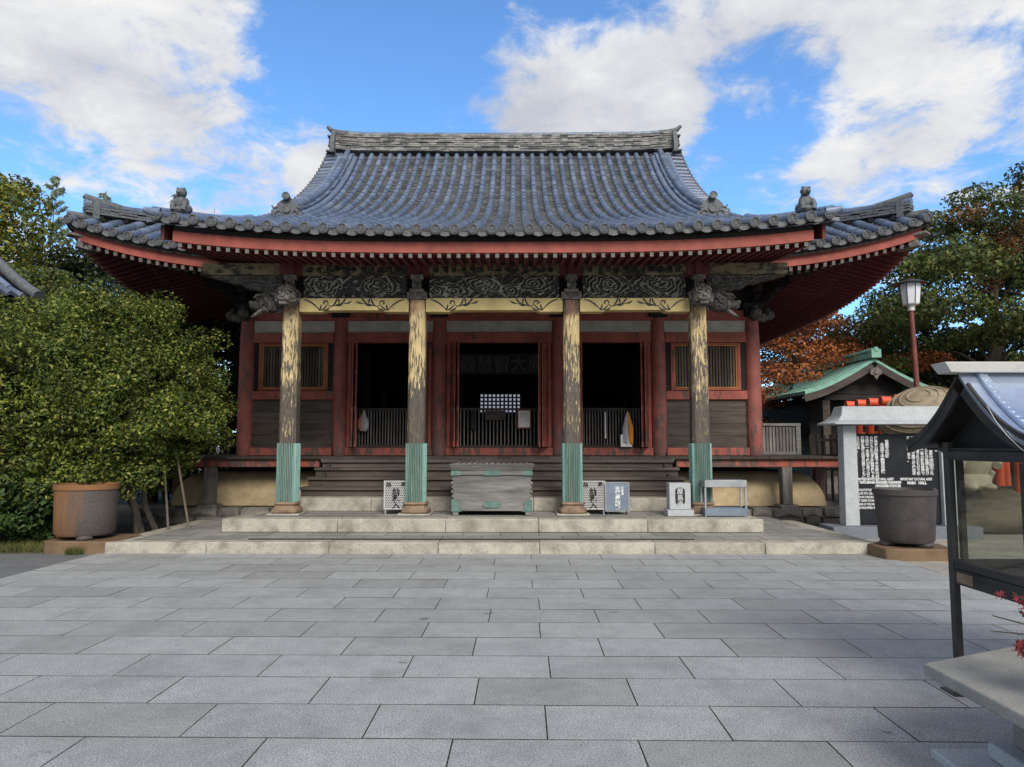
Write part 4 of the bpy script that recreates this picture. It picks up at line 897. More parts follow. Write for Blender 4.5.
def rafter_mesh(L, slope, w=.062, h=.075):
    m = MB(); m.add([(-w / 2, 0, 0), (w / 2, 0, 0), (w / 2, L, L * slope), (-w / 2, L, L * slope), (-w / 2, 0, h), (w / 2, 0, h), (w / 2, L, L * slope + h), (-w / 2, L, L * slope + h)], [(0, 3, 2, 1), (4, 5, 6, 7), (0, 1, 5, 4), (1, 2, 6, 5), (2, 3, 7, 6), (3, 0, 4, 7)])
    me = bpy.data.meshes.new('rafter'); me.from_pydata(m.v, [], m.f); me.materials.append(M['reddark']); me.materials.append(M['pale']); me.polygons[2].material_index = 1; return me
RM = rafter_mesh(2.3, .10)
NR = 66
for i in range(NR):
    x = -5.2 + 10.4 * i / (NR - 1); o = bpy.data.objects.new('rafter', RM); COL.objects.link(o); o.parent = hall; o.location = Vector((x + CX, Yf + .02, 4.695 + fz(x))) - Vector(hall['_o'])
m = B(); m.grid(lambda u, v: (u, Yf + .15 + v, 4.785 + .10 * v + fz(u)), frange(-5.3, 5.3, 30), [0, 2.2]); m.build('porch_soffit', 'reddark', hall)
zs = lambda r, v: 5.33 - .38 + .22 * v + ef(r) * (1 - v / 3.6)
for side in ('front', 'left', 'right', 'back'):
    half = XE if side in ('front', 'back') else 8.55
    def SP(a, v, dz=0, side=side):
        z = zs(a / (half - v + 1e-6) if half > v else 1, v) + dz
        if side == 'front': return Vector((a, YE + v, z))
        if side == 'back': return Vector((-a, 2 * YR - YE - v, z))
        sg = 1 if side == 'right' else -1; return Vector((sg * (XE - v), YR + sg * a, z))
    n = 44; v0 = .14
    m = B(); vs = []; us = frange(-(half - v0), half - v0, n)
    for u in us: vs += [SP(u, v0, .01), SP(u, v0, .21), SP(u * (half - v0 - .14) / (half - v0), v0 + .14, .20), SP(u * (half - v0 - .14) / (half - v0), v0 + .14, .0)]
    m.add(vs, [(4 * i + a, 4 * i + 4 + a, 4 * i + 4 + (a + 1) % 4, 4 * i + (a + 1) % 4) for i in range(n) for a in range(4)]); m.build('eave_board', 'redfas', hall, ang=25)
    m = B(); m.grid(lambda u, v: SP(u * (half - v), v, .215), frange(-1, 1, 40), [.05, .35], (0, 0, .10)); m.build('eave_batten', 'blackwood', hall)
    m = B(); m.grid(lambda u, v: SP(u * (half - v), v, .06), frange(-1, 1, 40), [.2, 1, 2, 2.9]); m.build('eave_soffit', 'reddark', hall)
    m = B(); a = -(half - .3); tips = B(); m3 = B()
    while a < half - .29:
        vmax = min(2.75, half - abs(a) - .02); show = side == 'front' and abs(a) > 5.3
        if vmax > .25 and not (side == 'front' and abs(a) < 4.9):
            p, q = SP(a, .17, -.09), SP(a, vmax, -.05 - .04)
            tgt = B() if show else m
            tgt.strip([p, q], .07, .09)
            if show: o = tgt.build('rafter', 'reddark', hall)
            dv = (q - p).normalized(); tips.strip([p - dv * .012, p - dv * .001], .066, .07)
            if vmax > 1.1:
                p2, q2 = SP(a, 1.05, -.23), SP(a, vmax, -.20); m3.strip([p2, q2], .085, .12); dv = (q2 - p2).normalized(); (tips if side == 'front' else B()).strip([p2 - dv * .012, p2 - dv * .001], .075, .09)
        a += .172
    if m.v: tag(m.build('rafters', 'reddark', hall), kind='stuff')
    if m3.v: tag(m3.build('base_rafters', 'reddark', hall), kind='stuff')
    if tips.v: tag(tips.build('rafter_tips', 'pale', hall), kind='stuff')
for sx in (-1, 1):      # corner hip rafters with grey weathered heads
    m = B(); d = Vector((sx, -1, 0)).normalized(); c = Vector((sx * (XE - .38), YE + .38, zs(1, .38) - .20))
    m.strip([Vector((sx * 6.2, 16.3, 5.55)), c - d * .1], .2, .24); m.build('hip_rafter', 'reddark', hall)
    m = B(); m.strip([c - d * .12, c + d * .10, c + d * .30 + Vector((0, 0, .04))], .19, .2); m.strip([c - d * .2 + Vector((0, 0, .21)), c + d * .46 + Vector((0, 0, .25))], .26, .05); m.build('hip_rafter_head', 'greywood', hall, bevel=.01)

# ------------------------------------------------------------------ things on the terrace and in the doorways
def pbox(m, pts):   # 8 points bottom then top
    m.add(pts, [(0, 3, 2, 1), (4, 5, 6, 7), (0, 1, 5, 4), (1, 2, 6, 5), (2, 3, 7, 6), (3, 0, 4, 7)])
ob = thing('offertory_box', (CX - .03, 12.85, .38), 'grey weathered wooden offertory box with green copper fittings between the middle porch pillars', 'offertory box')
m = MB((CX - .03, 0, 0)); y0, y1 = 12.5, 13.2
pbox(m, [(-.66, y0 + .03, .46), (.66, y0 + .03, .46), (.66, y1, .46), (-.66, y1, .46), (-.68, y0, 1.08), (.68, y0, 1.08), (.68, y1, 1.08), (-.68, y1, 1.08)])
m.build('body', 'greywood', ob, bevel=.008)
m = MB((CX - .03, 0, 0)); m.box(-.70, .70, y0 - .025, y0 + .02, 1.082, 1.15); pbox(m, [(-.69, y0 - .02, 1.152), (.69, y0 - .02, 1.152), (.69, y1, 1.152), (-.69, y1, 1.152), (-.74, y0 - .09, 1.27), (.74, y0 - .09, 1.27), (.74, y1 + .05, 1.27), (-.74, y1 + .05, 1.27)])
m.build('rim', 'greywood', ob, bevel=.006)
m = MB((CX - .03, 0, 0))
for q in range(13): m.box(-.62 + q * .1, -.57 + q * .1, y0, y1 - .05, 1.272, 1.285)
m.build('slats', 'greywood', ob)
for sx in (-1, 1): m = MB((CX - .03, 0, 0)); m.box(sx * .63 - .05, sx * .63 + .05, y0 + .02, y1 - .02, .383, .458); m.build('foot', 'greywood', ob, bevel=.006)
m = MB((CX - .03, 0, 0)); y = y0 - .0
m.prism([(-.16, .57), (-.11, .52), (.11, .52), (.16, .57), (.11, .62), (-.11, .62)][::1], 'xz', y + .005, y + .035)
m.build('copper_fitting', 'copperfit', ob)
for sx in (-1, 1): 
    m = MB((CX - .03, 0, 0))
    q = [(sx * .70, .455), (sx * .70, .66), (sx * .64, .66), (sx * .55, .60), (sx * .57, .55), (sx * .52, .455)]; m.prism(q if sx < 0 else q[::-1], 'xz', y + .004, y + .05)
    m.build('copper_fitting', 'copperfit', ob); m = MB((CX - .03, 0, 0))
    m.box(*sorted((sx * .708, sx * .55)), y - .032, y + .01, 1.078, 1.154)
    m.build('copper_fitting', 'copperfit', ob)
m = MB((CX - .03, 0, 0)); m.box(-.15, .15, y - .032, y - .0, 1.078, 1.154)
m.build('copper_fitting', 'copperfit', ob)
for sx in (-1, 1):
    m = MB((CX - .03, 0, 0))
    for q in range(5): m.box(*sorted((sx * .665, sx * (.69 + .015 * (q % 2)))), y0 - .004, y0 + .05, .70 + q * .075, .745 + q * .075)
    m.build('joint_tooth', 'greywood', ob)

def perforated_box(loc, label):
    t = thing('prayer_slip_box', loc, label, 'metal box', 'perforated metal boxes on the terrace')
    x, y, z = loc; m = MB(loc); w, h, d = .215, .50, .32
    m.box(-w, w, .012, d, .09, .09 + h); m.build('box_body', 'darksteel', t)
    m = MB(loc); nx, nz = 13, 17       # front sheet punched as a mesh of bars
    for i in range(nz):
        zz = .095 + h * (i + .5) / nz
        for q in range(nx):
            xx = -w + 2 * w * (q + .5 + (.25 if i % 2 else -.25)) / nx; m.obox((xx, 0, zz), (.027, .006, .018), (0, R(35), 0))
        m.box(-w, w, .004, .010, zz - .004, zz + .004)
    for p in ((-w, -w + .014, .09, .09 + h), (w - .014, w, .09, .09 + h), (-w + .014, w - .014, .09, .104), (-w + .014, w - .014, .078 + h, .09 + h)): m.box(p[0], p[1], -.006, .010, p[2], p[3])
    m.build('perforated_front', 'perf', t)
    for sx in (-1, 1): m = MB(loc); m.box(sx * (w - .03) - .012, sx * (w - .03) + .012, .0, .03, 0, .088); m.build('leg', 'steel', t)
    a = text('lettering', '納札入', .135, (x, y - .009, z + .455), 'black', t, vertical=True, lead=.86, bold=.004)
    b = text('lettering', '納', .085, (x - .13, y - .009, z + .56), 'black', t, bold=.003); c = text('lettering', '奉', .085, (x + .13, y - .009, z + .56), 'black', t, bold=.003)
    join_meshes('box_lettering', [a, b, c], t)
    return t
perforated_box((-2.12, 12.75, .38), 'perforated metal box with black writing left of the second porch pillar')
perforated_box((1.36, 12.75, .38), 'perforated metal box with black writing beside the blue grey steel box')
t = thing('steel_offering_box', (1.78, 12.7, .38), 'blue grey steel box with white writing beside the perforated box', 'metal box')
loc = (1.78, 12.7, .38); m = MB(loc); m.box(-.205, .205, 0, .3, .075, .565); m.build('box_body', 'bluesteel', t, bevel=.006)
m = MB(loc); m.box(-.21, .21, -.006, .0, .06, .074); m.box(-.212, -.195, -.006, -.001, .075, .565); m.box(.195, .212, -.006, -.001, .075, .565); m.box(-.195, .195, -.006, -.001, .552, .566); m.build('edge_trim', 'steel', t)
for sx in (-1, 1): m = MB(loc); m.tube([(sx * .16, .03, .0), (sx * .16, .03, .075)], .018, 8); m.build('caster', 'darksteel', t)
a = text('lettering', '天燈奉納箱', .092, (1.785, 12.698, .38 + .49), 'whitepaint', t, vertical=True, lead=.86, bold=.003); b = text('lettering', '四国霊場', .042, (1.87, 12.698, .38 + .49), 'whitepaint', t, vertical=True, lead=.86, bold=.001)
join_meshes('box_lettering', [a, b], t)
t = thing('stone_name_post', (2.83, 12.45, .38), 'short grey granite post with the temple name cut in a black oval', 'stone post')
loc = (2.83, 12.45, .38); m = MB(loc); m.box(-.225, .225, -.02, .30, .002, .11); m.build('base_stone', 'granite', t, bevel=.008)
m = MB(loc); m.box(-.185, .185, .02, .26, .112, .565); m.build('post_block', 'granite', t, bevel=.01)
m = MB(loc); o_ = [(.085 * math.cos(a) , .34 + .15 * (1 if math.sin(a) > 0 else -1) * (abs(math.sin(a)) ** .3)) for a in frange(0, 2 * math.pi, 28)[:-1]]; m.prism(o_, 'xz', .016, .03); m.build('inscription_panel', 'black', t)
text('inscription', '屋島寺', .112, (2.83, 12.463, .38 + .475), 'whitepaint', t, vertical=True, lead=.98, bold=.0)
t = thing('steel_table', (3.58, 12.35, .38), 'narrow open steel table frame in front of the rightmost porch pillar', 'table')
loc = (3.58, 12.35, .38); m = MB(loc); m.box(-.36, .36, -.02, .30, .50, .62); m.build('tray', 'steel', t, bevel=.006)
m = MB(loc); m.box(-.33, .33, -.0, .28, .6205, .626); m.build('tray_top', 'bluesteel', t)
m = MB(loc); m.box(-.36, .36, -.015, .0, .02, .15); m.box(-.36, .36, .28, .29, .02, .15); m.box(-.36, -.35, 0, .28, .02, .15); m.box(.35, .36, 0, .28, .02, .15); m.build('lower_panel', 'bluesteel', t)
for sx in (-1, 1):
    for yy in (-.01, .26): m = MB(loc); m.box(sx * .345 - .014, sx * .345 + .014, yy - .014 + .02, yy + .034, 0, .5); m.build('leg', 'steel', t)

# things hung on the doorway grilles
def hang(name, x, z0, z1, w, mat, label, cat, d=.02, y=16.60):
    m = MB(); m.box(x - w / 2, x + w / 2, y - d, y, z0, z1); return tag(m.build(name, mat, base=(x, y, z0), bevel=.002), label, cat)
t = thing('framed_notice', (.20, 16.6, 1.98), 'white notice in a red frame hung on the central grille', 'notice')
m = MB(); m.box(.03, .35, 16.585, 16.6, 1.98, 2.42); m.build('frame', 'redlaq', t, bevel=.004)
m = MB(); m.box(.058, .322, 16.580, 16.584, 2.01, 2.39); sh = m.build('sheet', 'paper', t)
a = [text('notice_lettering', s_, .034, (.28 - .055 * i, 16.579, 2.36), 'black', t, vertical=True, lead=.9, depth=.0005) for i, s_ in enumerate(('本堂内での撮影', 'はご遠慮下さい', '拝観は九時より', '四時半まで'))]
join_meshes('notice_lettering', a, t)
t = hang('wooden_board', -.48, 2.18, 2.40, .48, 'darkwood', 'small dark brown wooden board hung on the central grille', 'board')
t = hang('paper_strip', -.98, 1.95, 2.39, .13, 'blackwood', 'narrow dark strip of white writing hung on the central grille', 'strip')
text('strip_lettering', '奉納祈願', .10, (-.98, 16.579, 2.37), 'whitepaint', t, vertical=True, lead=.9).location = (0, 0, 0)
t.children[0].data.transform(Matrix.Translation(-Vector((-.98, 16.6, 1.95))))
def cords(name, x, z0, z1, mats, label, cat, y=16.42, seed=0):
    rnd = random.Random(seed); t = thing(name, (x, y, z0), label, cat)
    for i, mt in enumerate(mats):
        m = MB()
        for q in range(4):
            dx = (i - (len(mats) - 1) / 2) * .09 + rnd.uniform(-.03, .03); m.tube([(x, y, z1), (x + dx * .4, y - .01, z1 - .15), (x + dx, y - .03 + rnd.uniform(-.02, .02), (z0 + z1) / 2), (x + dx * 1.1, y - .02, z0 + rnd.uniform(0, .08))], [.02, .04, .055, .045], 8)
        m.build('streamer', mt, t)
    return t
cords('cloth_streamer', 2.56, 1.62, 2.36, ['greycloth', 'orange'], 'orange and grey cloth streamers hanging by the right doorway', 'streamer', seed=1)
cords('cloth_streamer', -3.52, 1.92, 2.40, ['pinkcloth', 'greycloth'], 'thin multicoloured streamer hanging on the left doorway grille', 'streamer', y=16.5, seed=2)
hang('white_box', 2.52, 1.56, 1.84, .26, 'paper', 'small white box on the right doorway sill beside the streamers', 'box', .12, 16.5)
hang('slip_string', 2.07, 1.75, 2.36, .035, 'paper', 'thin white string of slips hanging on the right grille', 'string', .015)

# ------------------------------------------------------------------ iron tubs
def tub(loc, r0, r1, h, mat, basemat, label, baser, bz, name='iron_tub'):
    t = thing(name, (loc[0], loc[1], bz), label, 'iron tub', 'cast iron rain tubs')
    l = (loc[0], loc[1], bz); m = MB(l); m.lathe([(r0 * .3, .06), (r0 * .93, .06), (r0, .10), ((r0 + r1) / 2, h * .5), (r1, h - .09), (r1 + .008, h - .085), (r1 + .018, h - .08), (r1 + .02, h), (r1 - .02, h), (r1 - .05, h - .1), (r0 * .8, h * .4), (.01, h * .4)], (0, 0, 0), 56); m.build('bowl', mat, t, ang=50)
    for q in range(3): a = R(-90 + 30 + q * 120); m = MB(l); m.ball((math.cos(a) * r0 * .75, math.sin(a) * r0 * .75, .035), (.12, .11, .06), 12, 8, lump=.1); m.build('foot', mat, t)
    return t
tub((-6.65, 11.15, 0), .42, .435, .83, 'rusty', 'rustbase', 'rust streaked iron tub in front of the green bush', .55, .175)
tub((5.66, 10.55, 0), .365, .405, .81, 'iron', 'rustbase', 'dark brown iron tub in front of the black notice board', .5, .155)
def octbase(x, y, rx, ry, h, label, sk=0):
    m = MB(); n = 14; rnd = random.Random(int(x * 10)); out = [(x + rx * math.copysign(abs(math.cos(a)) ** .45, math.cos(a)) * rnd.uniform(.97, 1.03), y + ry * math.copysign(abs(math.sin(a)) ** .45, math.sin(a)) * rnd.uniform(.97, 1.03)) for a in frange(.1, .1 + 2 * math.pi, n)[:-1]]
    m.prism(out[::-1], 'xy', -.03, h); return tag(m.build('tub_base_stone', 'rustbase', base=(x, y, 0), bevel=.02), label, 'base stone', 'stones under the tubs')
octbase(-6.52, 11.2, .58, .5, .175, 'rust stained base stone under the rusty tub by the bush')
octbase(5.68, 10.55, .52, .42, .155, 'brown stained base stone under the dark tub by the notice board')

# ------------------------------------------------------------------ granite notice board
SBX, SBY = 6.72, 12.75
t = thing('notice_board', (SBX, SBY, 0), 'grey granite framed black notice board with white bilingual writing', 'notice board')
m = MB((SBX, SBY, 0)); m.box(-1.28, 1.28, -.3, .3, -.03, .2); m.build('base', 'granited', t, bevel=.012)
for sx in (-1, 1):
    m = MB((SBX, SBY, 0)); pbox(m, [(sx * .86 - .125, -.125, .2), (sx * .86 + .125, -.125, .2), (sx * .86 + .125, .125, .2), (sx * .86 - .125, .125, .2), (sx * .85 - .115, -.115, 1.95), (sx * .85 + .115, -.115, 1.95), (sx * .85 + .115, .115, 1.95), (sx * .85 - .115, .115, 1.95)]); m.build('post', 'granite', t, bevel=.01)
m = MB((SBX, SBY, 0)); lv = [(1.22, .38, 1.955), (1.22, .38, 1.985), (1.12, .30, 2.03), (1.03, .22, 2.13), (.99, .17, 2.28)]
vs = [(a * q, b * w, z) for a, b, z in lv for q, w in ((-1, -1), (1, -1), (1, 1), (-1, 1))]
m.add(vs, [(4 * i + k, 4 * i + (k + 1) % 4, 4 * i + 4 + (k + 1) % 4, 4 * i + 4 + k) for i in range(4) for k in range(4)] + [(3, 2, 1, 0), (16, 17, 18, 19)])
m.build('cap', 'granite', t, bevel=.012)
m = MB((SBX, SBY, 0)); m.box(-.735, .735, -.03, .03, .24, 1.80); bd = m.build('board', 'board', t, bevel=.004)
Lt = []
y = SBY - .033
def colw(s_, x, z, size, ld=.86, b=.0012): Lt.append(text('l', s_, size, (SBX + x, y, z), 'whitepaint', t, vertical=True, lead=ld, depth=.001, bold=b))
def row(s_, x, z, size, sx=1., b=.001, al='LEFT'): Lt.append(text('l', s_, size, (SBX + x, y, z), 'whitepaint', t, align=al, sx=sx, depth=.001, bold=b))
colw('重要文化財', -.17, 1.69, .072); colw('木造千手観音坐像', -.255, 1.64, .078)
for i, s_ in enumerate(('屋島寺の御本尊で平安時代前期', 'の作とされる千手観音像であり', '檜材の一木造で像の高さは九十', '四糎を測り光背台座とともに伝', 'えられる。')): colw(s_, -.36 - .078 * i, 1.755, .066)
colw('重要文化財', .70, 1.755, .062); colw('本堂', .60, 1.36, .1)
for i, s_ in enumerate(('本堂は鎌倉時代に建立され', 'その後たびたび修理を受け', '昭和三十二年の解体修理で', '元の姿に復されたもので桁', '行五間梁間五間入母屋造本', '瓦葺の堂である。')): colw(s_, .60 - .078 * i, 1.755, .066)
row('IMPORTANT CULTURAL ASSET', -.70, 1.03, .058, .78, .002); row('THOUSAND-HANDED KANNON', -.68, .975, .062, .80, .003); row('(WOODEN STATUE)', -.40, .915, .062, .78, .003)
for i, s_ in enumerate(('THIS STATUE WAS CARVED IN THE', 'LATE 9TH CENTURY AND IS', 'FROM ONE BLOCK OF CYPRESS.', 'IT KEEPS ITS HALO AND SEAT', 'AND IS THE MAIN IMAGE', 'WORSHIPPED IN THIS HALL.')): row(s_, -.71, .84 - .062 * i, .056, .72, .0015)
row('IMPORTANT CULTURAL ASSET', .04, 1.03, .058, .70, .002); row('MAIN   HALL', .16, .97, .07, .85, .003)
for i, s_ in enumerate(('THE MAIN HALL WAS BUILT IN THE', 'KAMAKURA PERIOD AND WAS', 'REPAIRED IN LATER YEARS.')): row(s_, .04, .84 - .062 * i, .056, .68, .0015)
lt = join_meshes('board_lettering', Lt, t)

# ------------------------------------------------------------------ lamp post
LX, LY = 7.92, 14.2
t = thing('lamp_post', (LX, LY, 0), 'red brown lamp post with a white lantern under a dark flat cap', 'lamp post')
m = MB((LX, LY, 0)); m.tube([(.10, 0, 0), (.06, 0, 2), (0, 0, 4.28)], [.062, .055, .048], 14); m.build('pole', 'lampred', t)
m = MB((LX, LY, 0)); m.lathe([(.07, 4.28), (.07, 4.36), (.09, 4.38), (.09, 4.40)], (0, 0, 0), 14); m.build('collar', 'capsteel', t)
m = MB((LX, LY, 0)); m.lathe([(.15, 4.40), (.165, 4.42), (.205, 4.80), (.2, 4.82)], (0, 0, 0), 8); m.build('lantern_glass', 'lampglass', t, ang=20)
m = MB((LX, LY, 0))
for q in range(8): a = q * math.pi / 4; m.tube([(.168 * math.cos(a), .168 * math.sin(a), 4.42), (.208 * math.cos(a), .208 * math.sin(a), 4.81)], .008, 6)
m.build('lantern_rib', 'darksteel', t)
m = MB((LX, LY, 0)); m.lathe([(.30, 4.815), (.31, 4.83), (.20, 4.88), (.06, 4.91), (.02, 4.93)], (0, 0, 0), 20); m.build('lantern_cap', 'darksteel', t)

# ------------------------------------------------------------------ torii row and small shrine
def torii(y, i):
    loc = (10.5, y, 0); t = thing('torii_gate', loc, TL[i], 'torii gate', 'vermilion torii gates in a row')
    for sx in (-1, 1):
        m = MB(loc); m.tube([(sx * .95, 0, 0), (sx * .90, 0, 2.62)], [.11, .10], 14); m.build('post', 'verm', t)
    m = MB(loc); m.tube([(sx_, 0, 2.70 + .02 * (sx_ / 1.25) ** 2) for sx_ in frange(-1.25, 1.25, 8)], .115, 14); m.build('top_beam', 'verm', t)
    m = MB(loc); m.box(-1.05, 1.05, -.05, .05, 2.15, 2.30); m.build('tie_beam', 'verm', t, bevel=.01)
    return t
NT_ = 11
TL = ['frontmost vermilion torii of the row, its posts seen beside the stone statue', 'second vermilion torii from the front of the row, partly behind the glass cabinet', 'third vermilion torii from the front of the row behind the cabinet roof', 'fourth vermilion torii from the front of the row behind the stone straw hat',
      'vermilion torii just in front of the lamp post pole as seen over the notice board', 'vermilion torii right behind the lamp post pole above the notice board', 'fifth vermilion torii counted from the far end of the row', 'fourth vermilion torii counted from the far end of the row', 'third vermilion torii counted from the far end of the row', 'second vermilion torii counted from the far end of the row', 'farthest vermilion torii of the row next to the green roofed shrine']
for i in range(NT_): torii(13.7 + i * .64, i)
SX, SY = 11.75, 23.6
t = thing('small_shrine', (SX, SY, 0), 'small dark wooden shrine with curved green copper gable roof behind the torii row', 'shrine')
hw = 2.3
def sroof(u, v):   # u -1..1 across, v depth
    a = abs(u); return (SX + u * hw, SY + v, 4.34 - 1.12 * (1.35 * a - .35 * a * a) + .0 + .22 * max(0, a - .7) ** 1.5)
m = MB(); m.grid(sroof, frange(-1, 1, 28), frange(-.25, 8.2, 16), (0, 0, .11)); rf = m.build('roof', 'copperroof', t, ang=30)
m = MB()
for q in range(15): v = -.1 + 8.2 * q / 14; m.strip([Vector(sroof(u, v)) + Vector((0, 0, .11)) for u in frange(-1, 0, 10)], .025, .018); m.strip([Vector(sroof(u, v)) + Vector((0, 0, .11)) for u in frange(0.001, 1, 10)], .025, .018)
m.build('roof_seam', 'copperroof', rf)
m = MB(); m.box(SX - .10, SX + .10, SY - .35, SY + 8.3, 4.46, 4.62); m.box(SX - .16, SX + .16, SY - .40, SY - .2, 4.44, 4.72); m.tube([(SX, SY - .42, 4.72), (SX, SY + 8.3, 4.66)], .08, 8); m.build('ridge', 'copperroof', t, bevel=.01)
m = MB(); m.strip([Vector(sroof(u, -.22)) + Vector((0, 0, -.24)) for u in frange(-1, 0, 12)], .08, .22); m.strip([Vector(sroof(u, -.22)) + Vector((0, 0, -.24)) for u in frange(0.001, 1, 12)], .08, .22); m.build('bargeboard', 'darkwood', t)
m = MB(); m.prism([(SX - .17, 4.06), (SX, 4.14), (SX + .17, 4.06), (SX + .2, 3.92), (SX + .09, 3.86), (SX, 3.72), (SX - .09, 3.86), (SX - .2, 3.92)][::-1], 'xz', SY - .34, SY - .27); m.ball((SX, SY - .34, 3.95), (.09, .04, .08), 10, 8); m.build('gable_pendant', 'carved', t)
m = MB(); m.prism([(SX - 1.3, 3.3), (SX + 1.3, 3.3), (SX + .6, 4.0), (SX, 4.22), (SX - .6, 4.0)], 'xz', SY + .3, SY + .36); m.box(SX - 1.45, SX + 1.45, SY + .25, SY + 7.7, 3.10, 3.28); m.build('gable_wall', 'blackwood', t)
m = MB(); m.box(SX - 1.35, SX + 1.35, SY + 1.8, SY + 7.5, .5, 3.1); m.build('shrine_wall', 'blackwood', t)
for sx in (-1, 1):
    for yy in (.4, 7.6): m = MB(); m.box(SX + sx * 1.4 - .12, SX + sx * 1.4 + .12, SY + yy - .12, SY + yy + .12, 0, 3.1); m.build('shrine_post', 'darkwood', t)
m = MB(); m.box(SX - 1.7, SX + 1.7, SY + .2, SY + 7.8, 0, .5); m.build('shrine_base', 'rough', t)
m = MB()
for q in range(16): m.strip([Vector(sroof(-.97, .1 + q * .5)) + Vector((0, 0, -.10)), Vector(sroof(-.35, .1 + q * .5)) + Vector((0, 0, -.10))], .06, .08)
m.build('shrine_rafters', 'darkwood', t)
m = MB((9.35, 20.9, 0)); n = 9
for q in range(n): m.box(-.8 + 1.6 * q / (n - 1) - .03, -.8 + 1.6 * q / (n - 1) + .03, -.03, .03, 0, 1.9)
for zz in (.9, 1.3, 1.75): m.box(-.85, .85, -.045, -.031, zz - .04, zz + .04)
tag(m.build('lattice_fence', 'blackwood', base=(9.35, 20.9, 0)), 'low black lattice fence between the hall veranda and the shrine', 'fence')

# ------------------------------------------------------------------ statue on a boulder
m = MB(); 
def boulder(c, r, seed, nu=40, nv=24):
    vs = []; m_ = MB(); rnd = random.Random(seed); pl = [(Vector((rnd.gauss(0, 1), rnd.gauss(0, 1), rnd.gauss(0, .8))).normalized(), rnd.uniform(.72, .95)) for _ in range(16)]
    for j_ in range(nv + 1):
        th = math.pi * j_ / nv
        for i in range(nu):
            ph = 2 * math.pi * i / nu; d = Vector((math.sin(th) * math.cos(ph), math.sin(th) * math.sin(ph), math.cos(th))); k = 1.
            for n_, q in pl:
                dn = d.dot(n_)
                if dn > .05: k = min(k, q / dn)
            k *= 1 + .03 * math.sin(d.x * 9 + seed) * math.sin(d.y * 11) + .02 * math.sin(d.z * 17 + d.x * 13)
            vs.append(Vector(c) + Vector((d.x * r[0] * k, d.y * r[1] * k, d.z * r[2] * k)))
    m_.add(vs, [(j_ * nu + i, (j_ + 1) * nu + i, (j_ + 1) * nu + (i + 1) % nu, j_ * nu + (i + 1) % nu) for j_ in range(nv) for i in range(nu)]); return m_
tag(boulder((9.25, 13.9, .22), (1.62, 1.0, .62), 4).build('boulder', 'rock', base=(9.05, 13.9, 0), ang=60), 'large brown boulder carrying the stone statue, seen through the glass', 'boulder')
STX, STY = 8.62, 13.75
t = thing('stone_statue', (STX, STY, .70), 'pale stone raccoon dog statue with a carved straw hat standing on the boulder', 'statue')
m = MB((STX, STY, 0)); m.lathe([(.30, .78), (.36, .84), (.36, 1.0), (.31, 1.06), (.335, 1.10), (.40, 1.25), (.42, 1.42), (.37, 1.62), (.28, 1.76), (.1, 1.82)], (0, 0, 0), 28)
m.ball((-.02, -.04, 1.98), (.31, .29, .28), 22, 14); m.ball((-.02, -.28, 1.92), (.15, .12, .11), 14, 8); m.ball((-.02, -.39, 1.96), .035, 8, 6)
for sx in (-1, 1):
    m.ball((sx * .12 - .02, -.27, 2.04), .04, 8, 6); m.ball((sx * .25, -.02, 2.18), (.08, .05, .1), 10, 8); m.tube([(sx * .36, -.02, 1.60), (sx * .46, -.14, 1.35), (sx * .30, -.36, 1.22)], [.10, .09, .075], 10); m.ball((sx * .17, -.26, .82), (.13, .2, .08), 12, 8)
m.tube([(.25, .25, .95), (.48, .28, .9), (.55, .15, 1.1)], [.12, .13, .06], 10)
m.build('figure', 'statue', t)
m = MB((STX, STY, 0)); c = Vector((-.66, .22, 2.10)); ax = Vector((-.42, -.42, .80))
m.lathe([(.80, 0), (.82, .03), (.76, .16), (.62, .34), (.42, .48), (.20, .55), (.03, .57)], c, 36, ax)
q_ = Vector((0, 0, 1)).rotation_difference(ax).to_matrix()
for rr, zz in ((.785, .10), (.735, .20), (.67, .28), (.58, .375), (.47, .45), (.34, .505), (.2, .55)):
    zz -= .012; m.tube([c + q_ @ Vector((rr * math.cos(a), rr * math.sin(a), zz + .015)) for a in frange(0, 2 * math.pi, 30)], .016, 6, False)
m.build('straw_hat', 'hat', t)

# ------------------------------------------------------------------ glass candle cabinet
KX = 2.86
t = thing('candle_cabinet', (3.75, 4.3, 0), 'glass sided candle cabinet with curved blue steel roof standing on metal legs', 'cabinet')
x0, x1, y0, y1 = KX, 4.7, 4.02, 4.84
for xx in (x0, x1 - .05):
    for yy in (y0, y1 - .06): m = MB(); m.box(xx, xx + .042, yy, yy + .055, .012, 1.62); m.build('post', 'darksteel', t, bevel=.004); m = MB(); m.box(xx - .06, xx + .11, yy - .05, yy + .11, 0, .011); m.build('foot_plate', 'darksteel', t)
m = MB()
for z0_, z1_ in ((.80, .85), (1.50, 1.56)):
    m.box(x0 + .006, x0 + .044, y0 + .061, y1 - .061, z0_, z1_); m.box(x1 - .044, x1 - .006, y0 + .061, y1 - .061, z0_, z1_); m.box(x0 + .051, x1 - .051, y1 - .05, y1 - .01, z0_, z1_); m.box(x0 + .051, x1 - .051, y0 + .01, y0 + .05, z0_, z1_)
m.build('frame_rail', 'framewood', t, bevel=.003)
m = MB(); m.box(x0 + .051, x0 + .085, y1 - .09, y1 - .055, .86, 1.5); m.box(x0 + .008, x0 + .04, y0 + .065, y0 + .1, .852, 1.498); m.build('sash_bar', 'framewood', t)
m = MB(); m.box(x0 + .002, x0 + .048, y0 + .061, y1 - .061, .70, .795); m.box(x0 + .051, x1 - .051, y1 - .055, y1 - .005, .70, .795); m.box(x0 + .051, x1 - .051, y0 + .005, y0 + .055, .70, .795); m.build('lower_rail', 'framewood', t, bevel=.004)
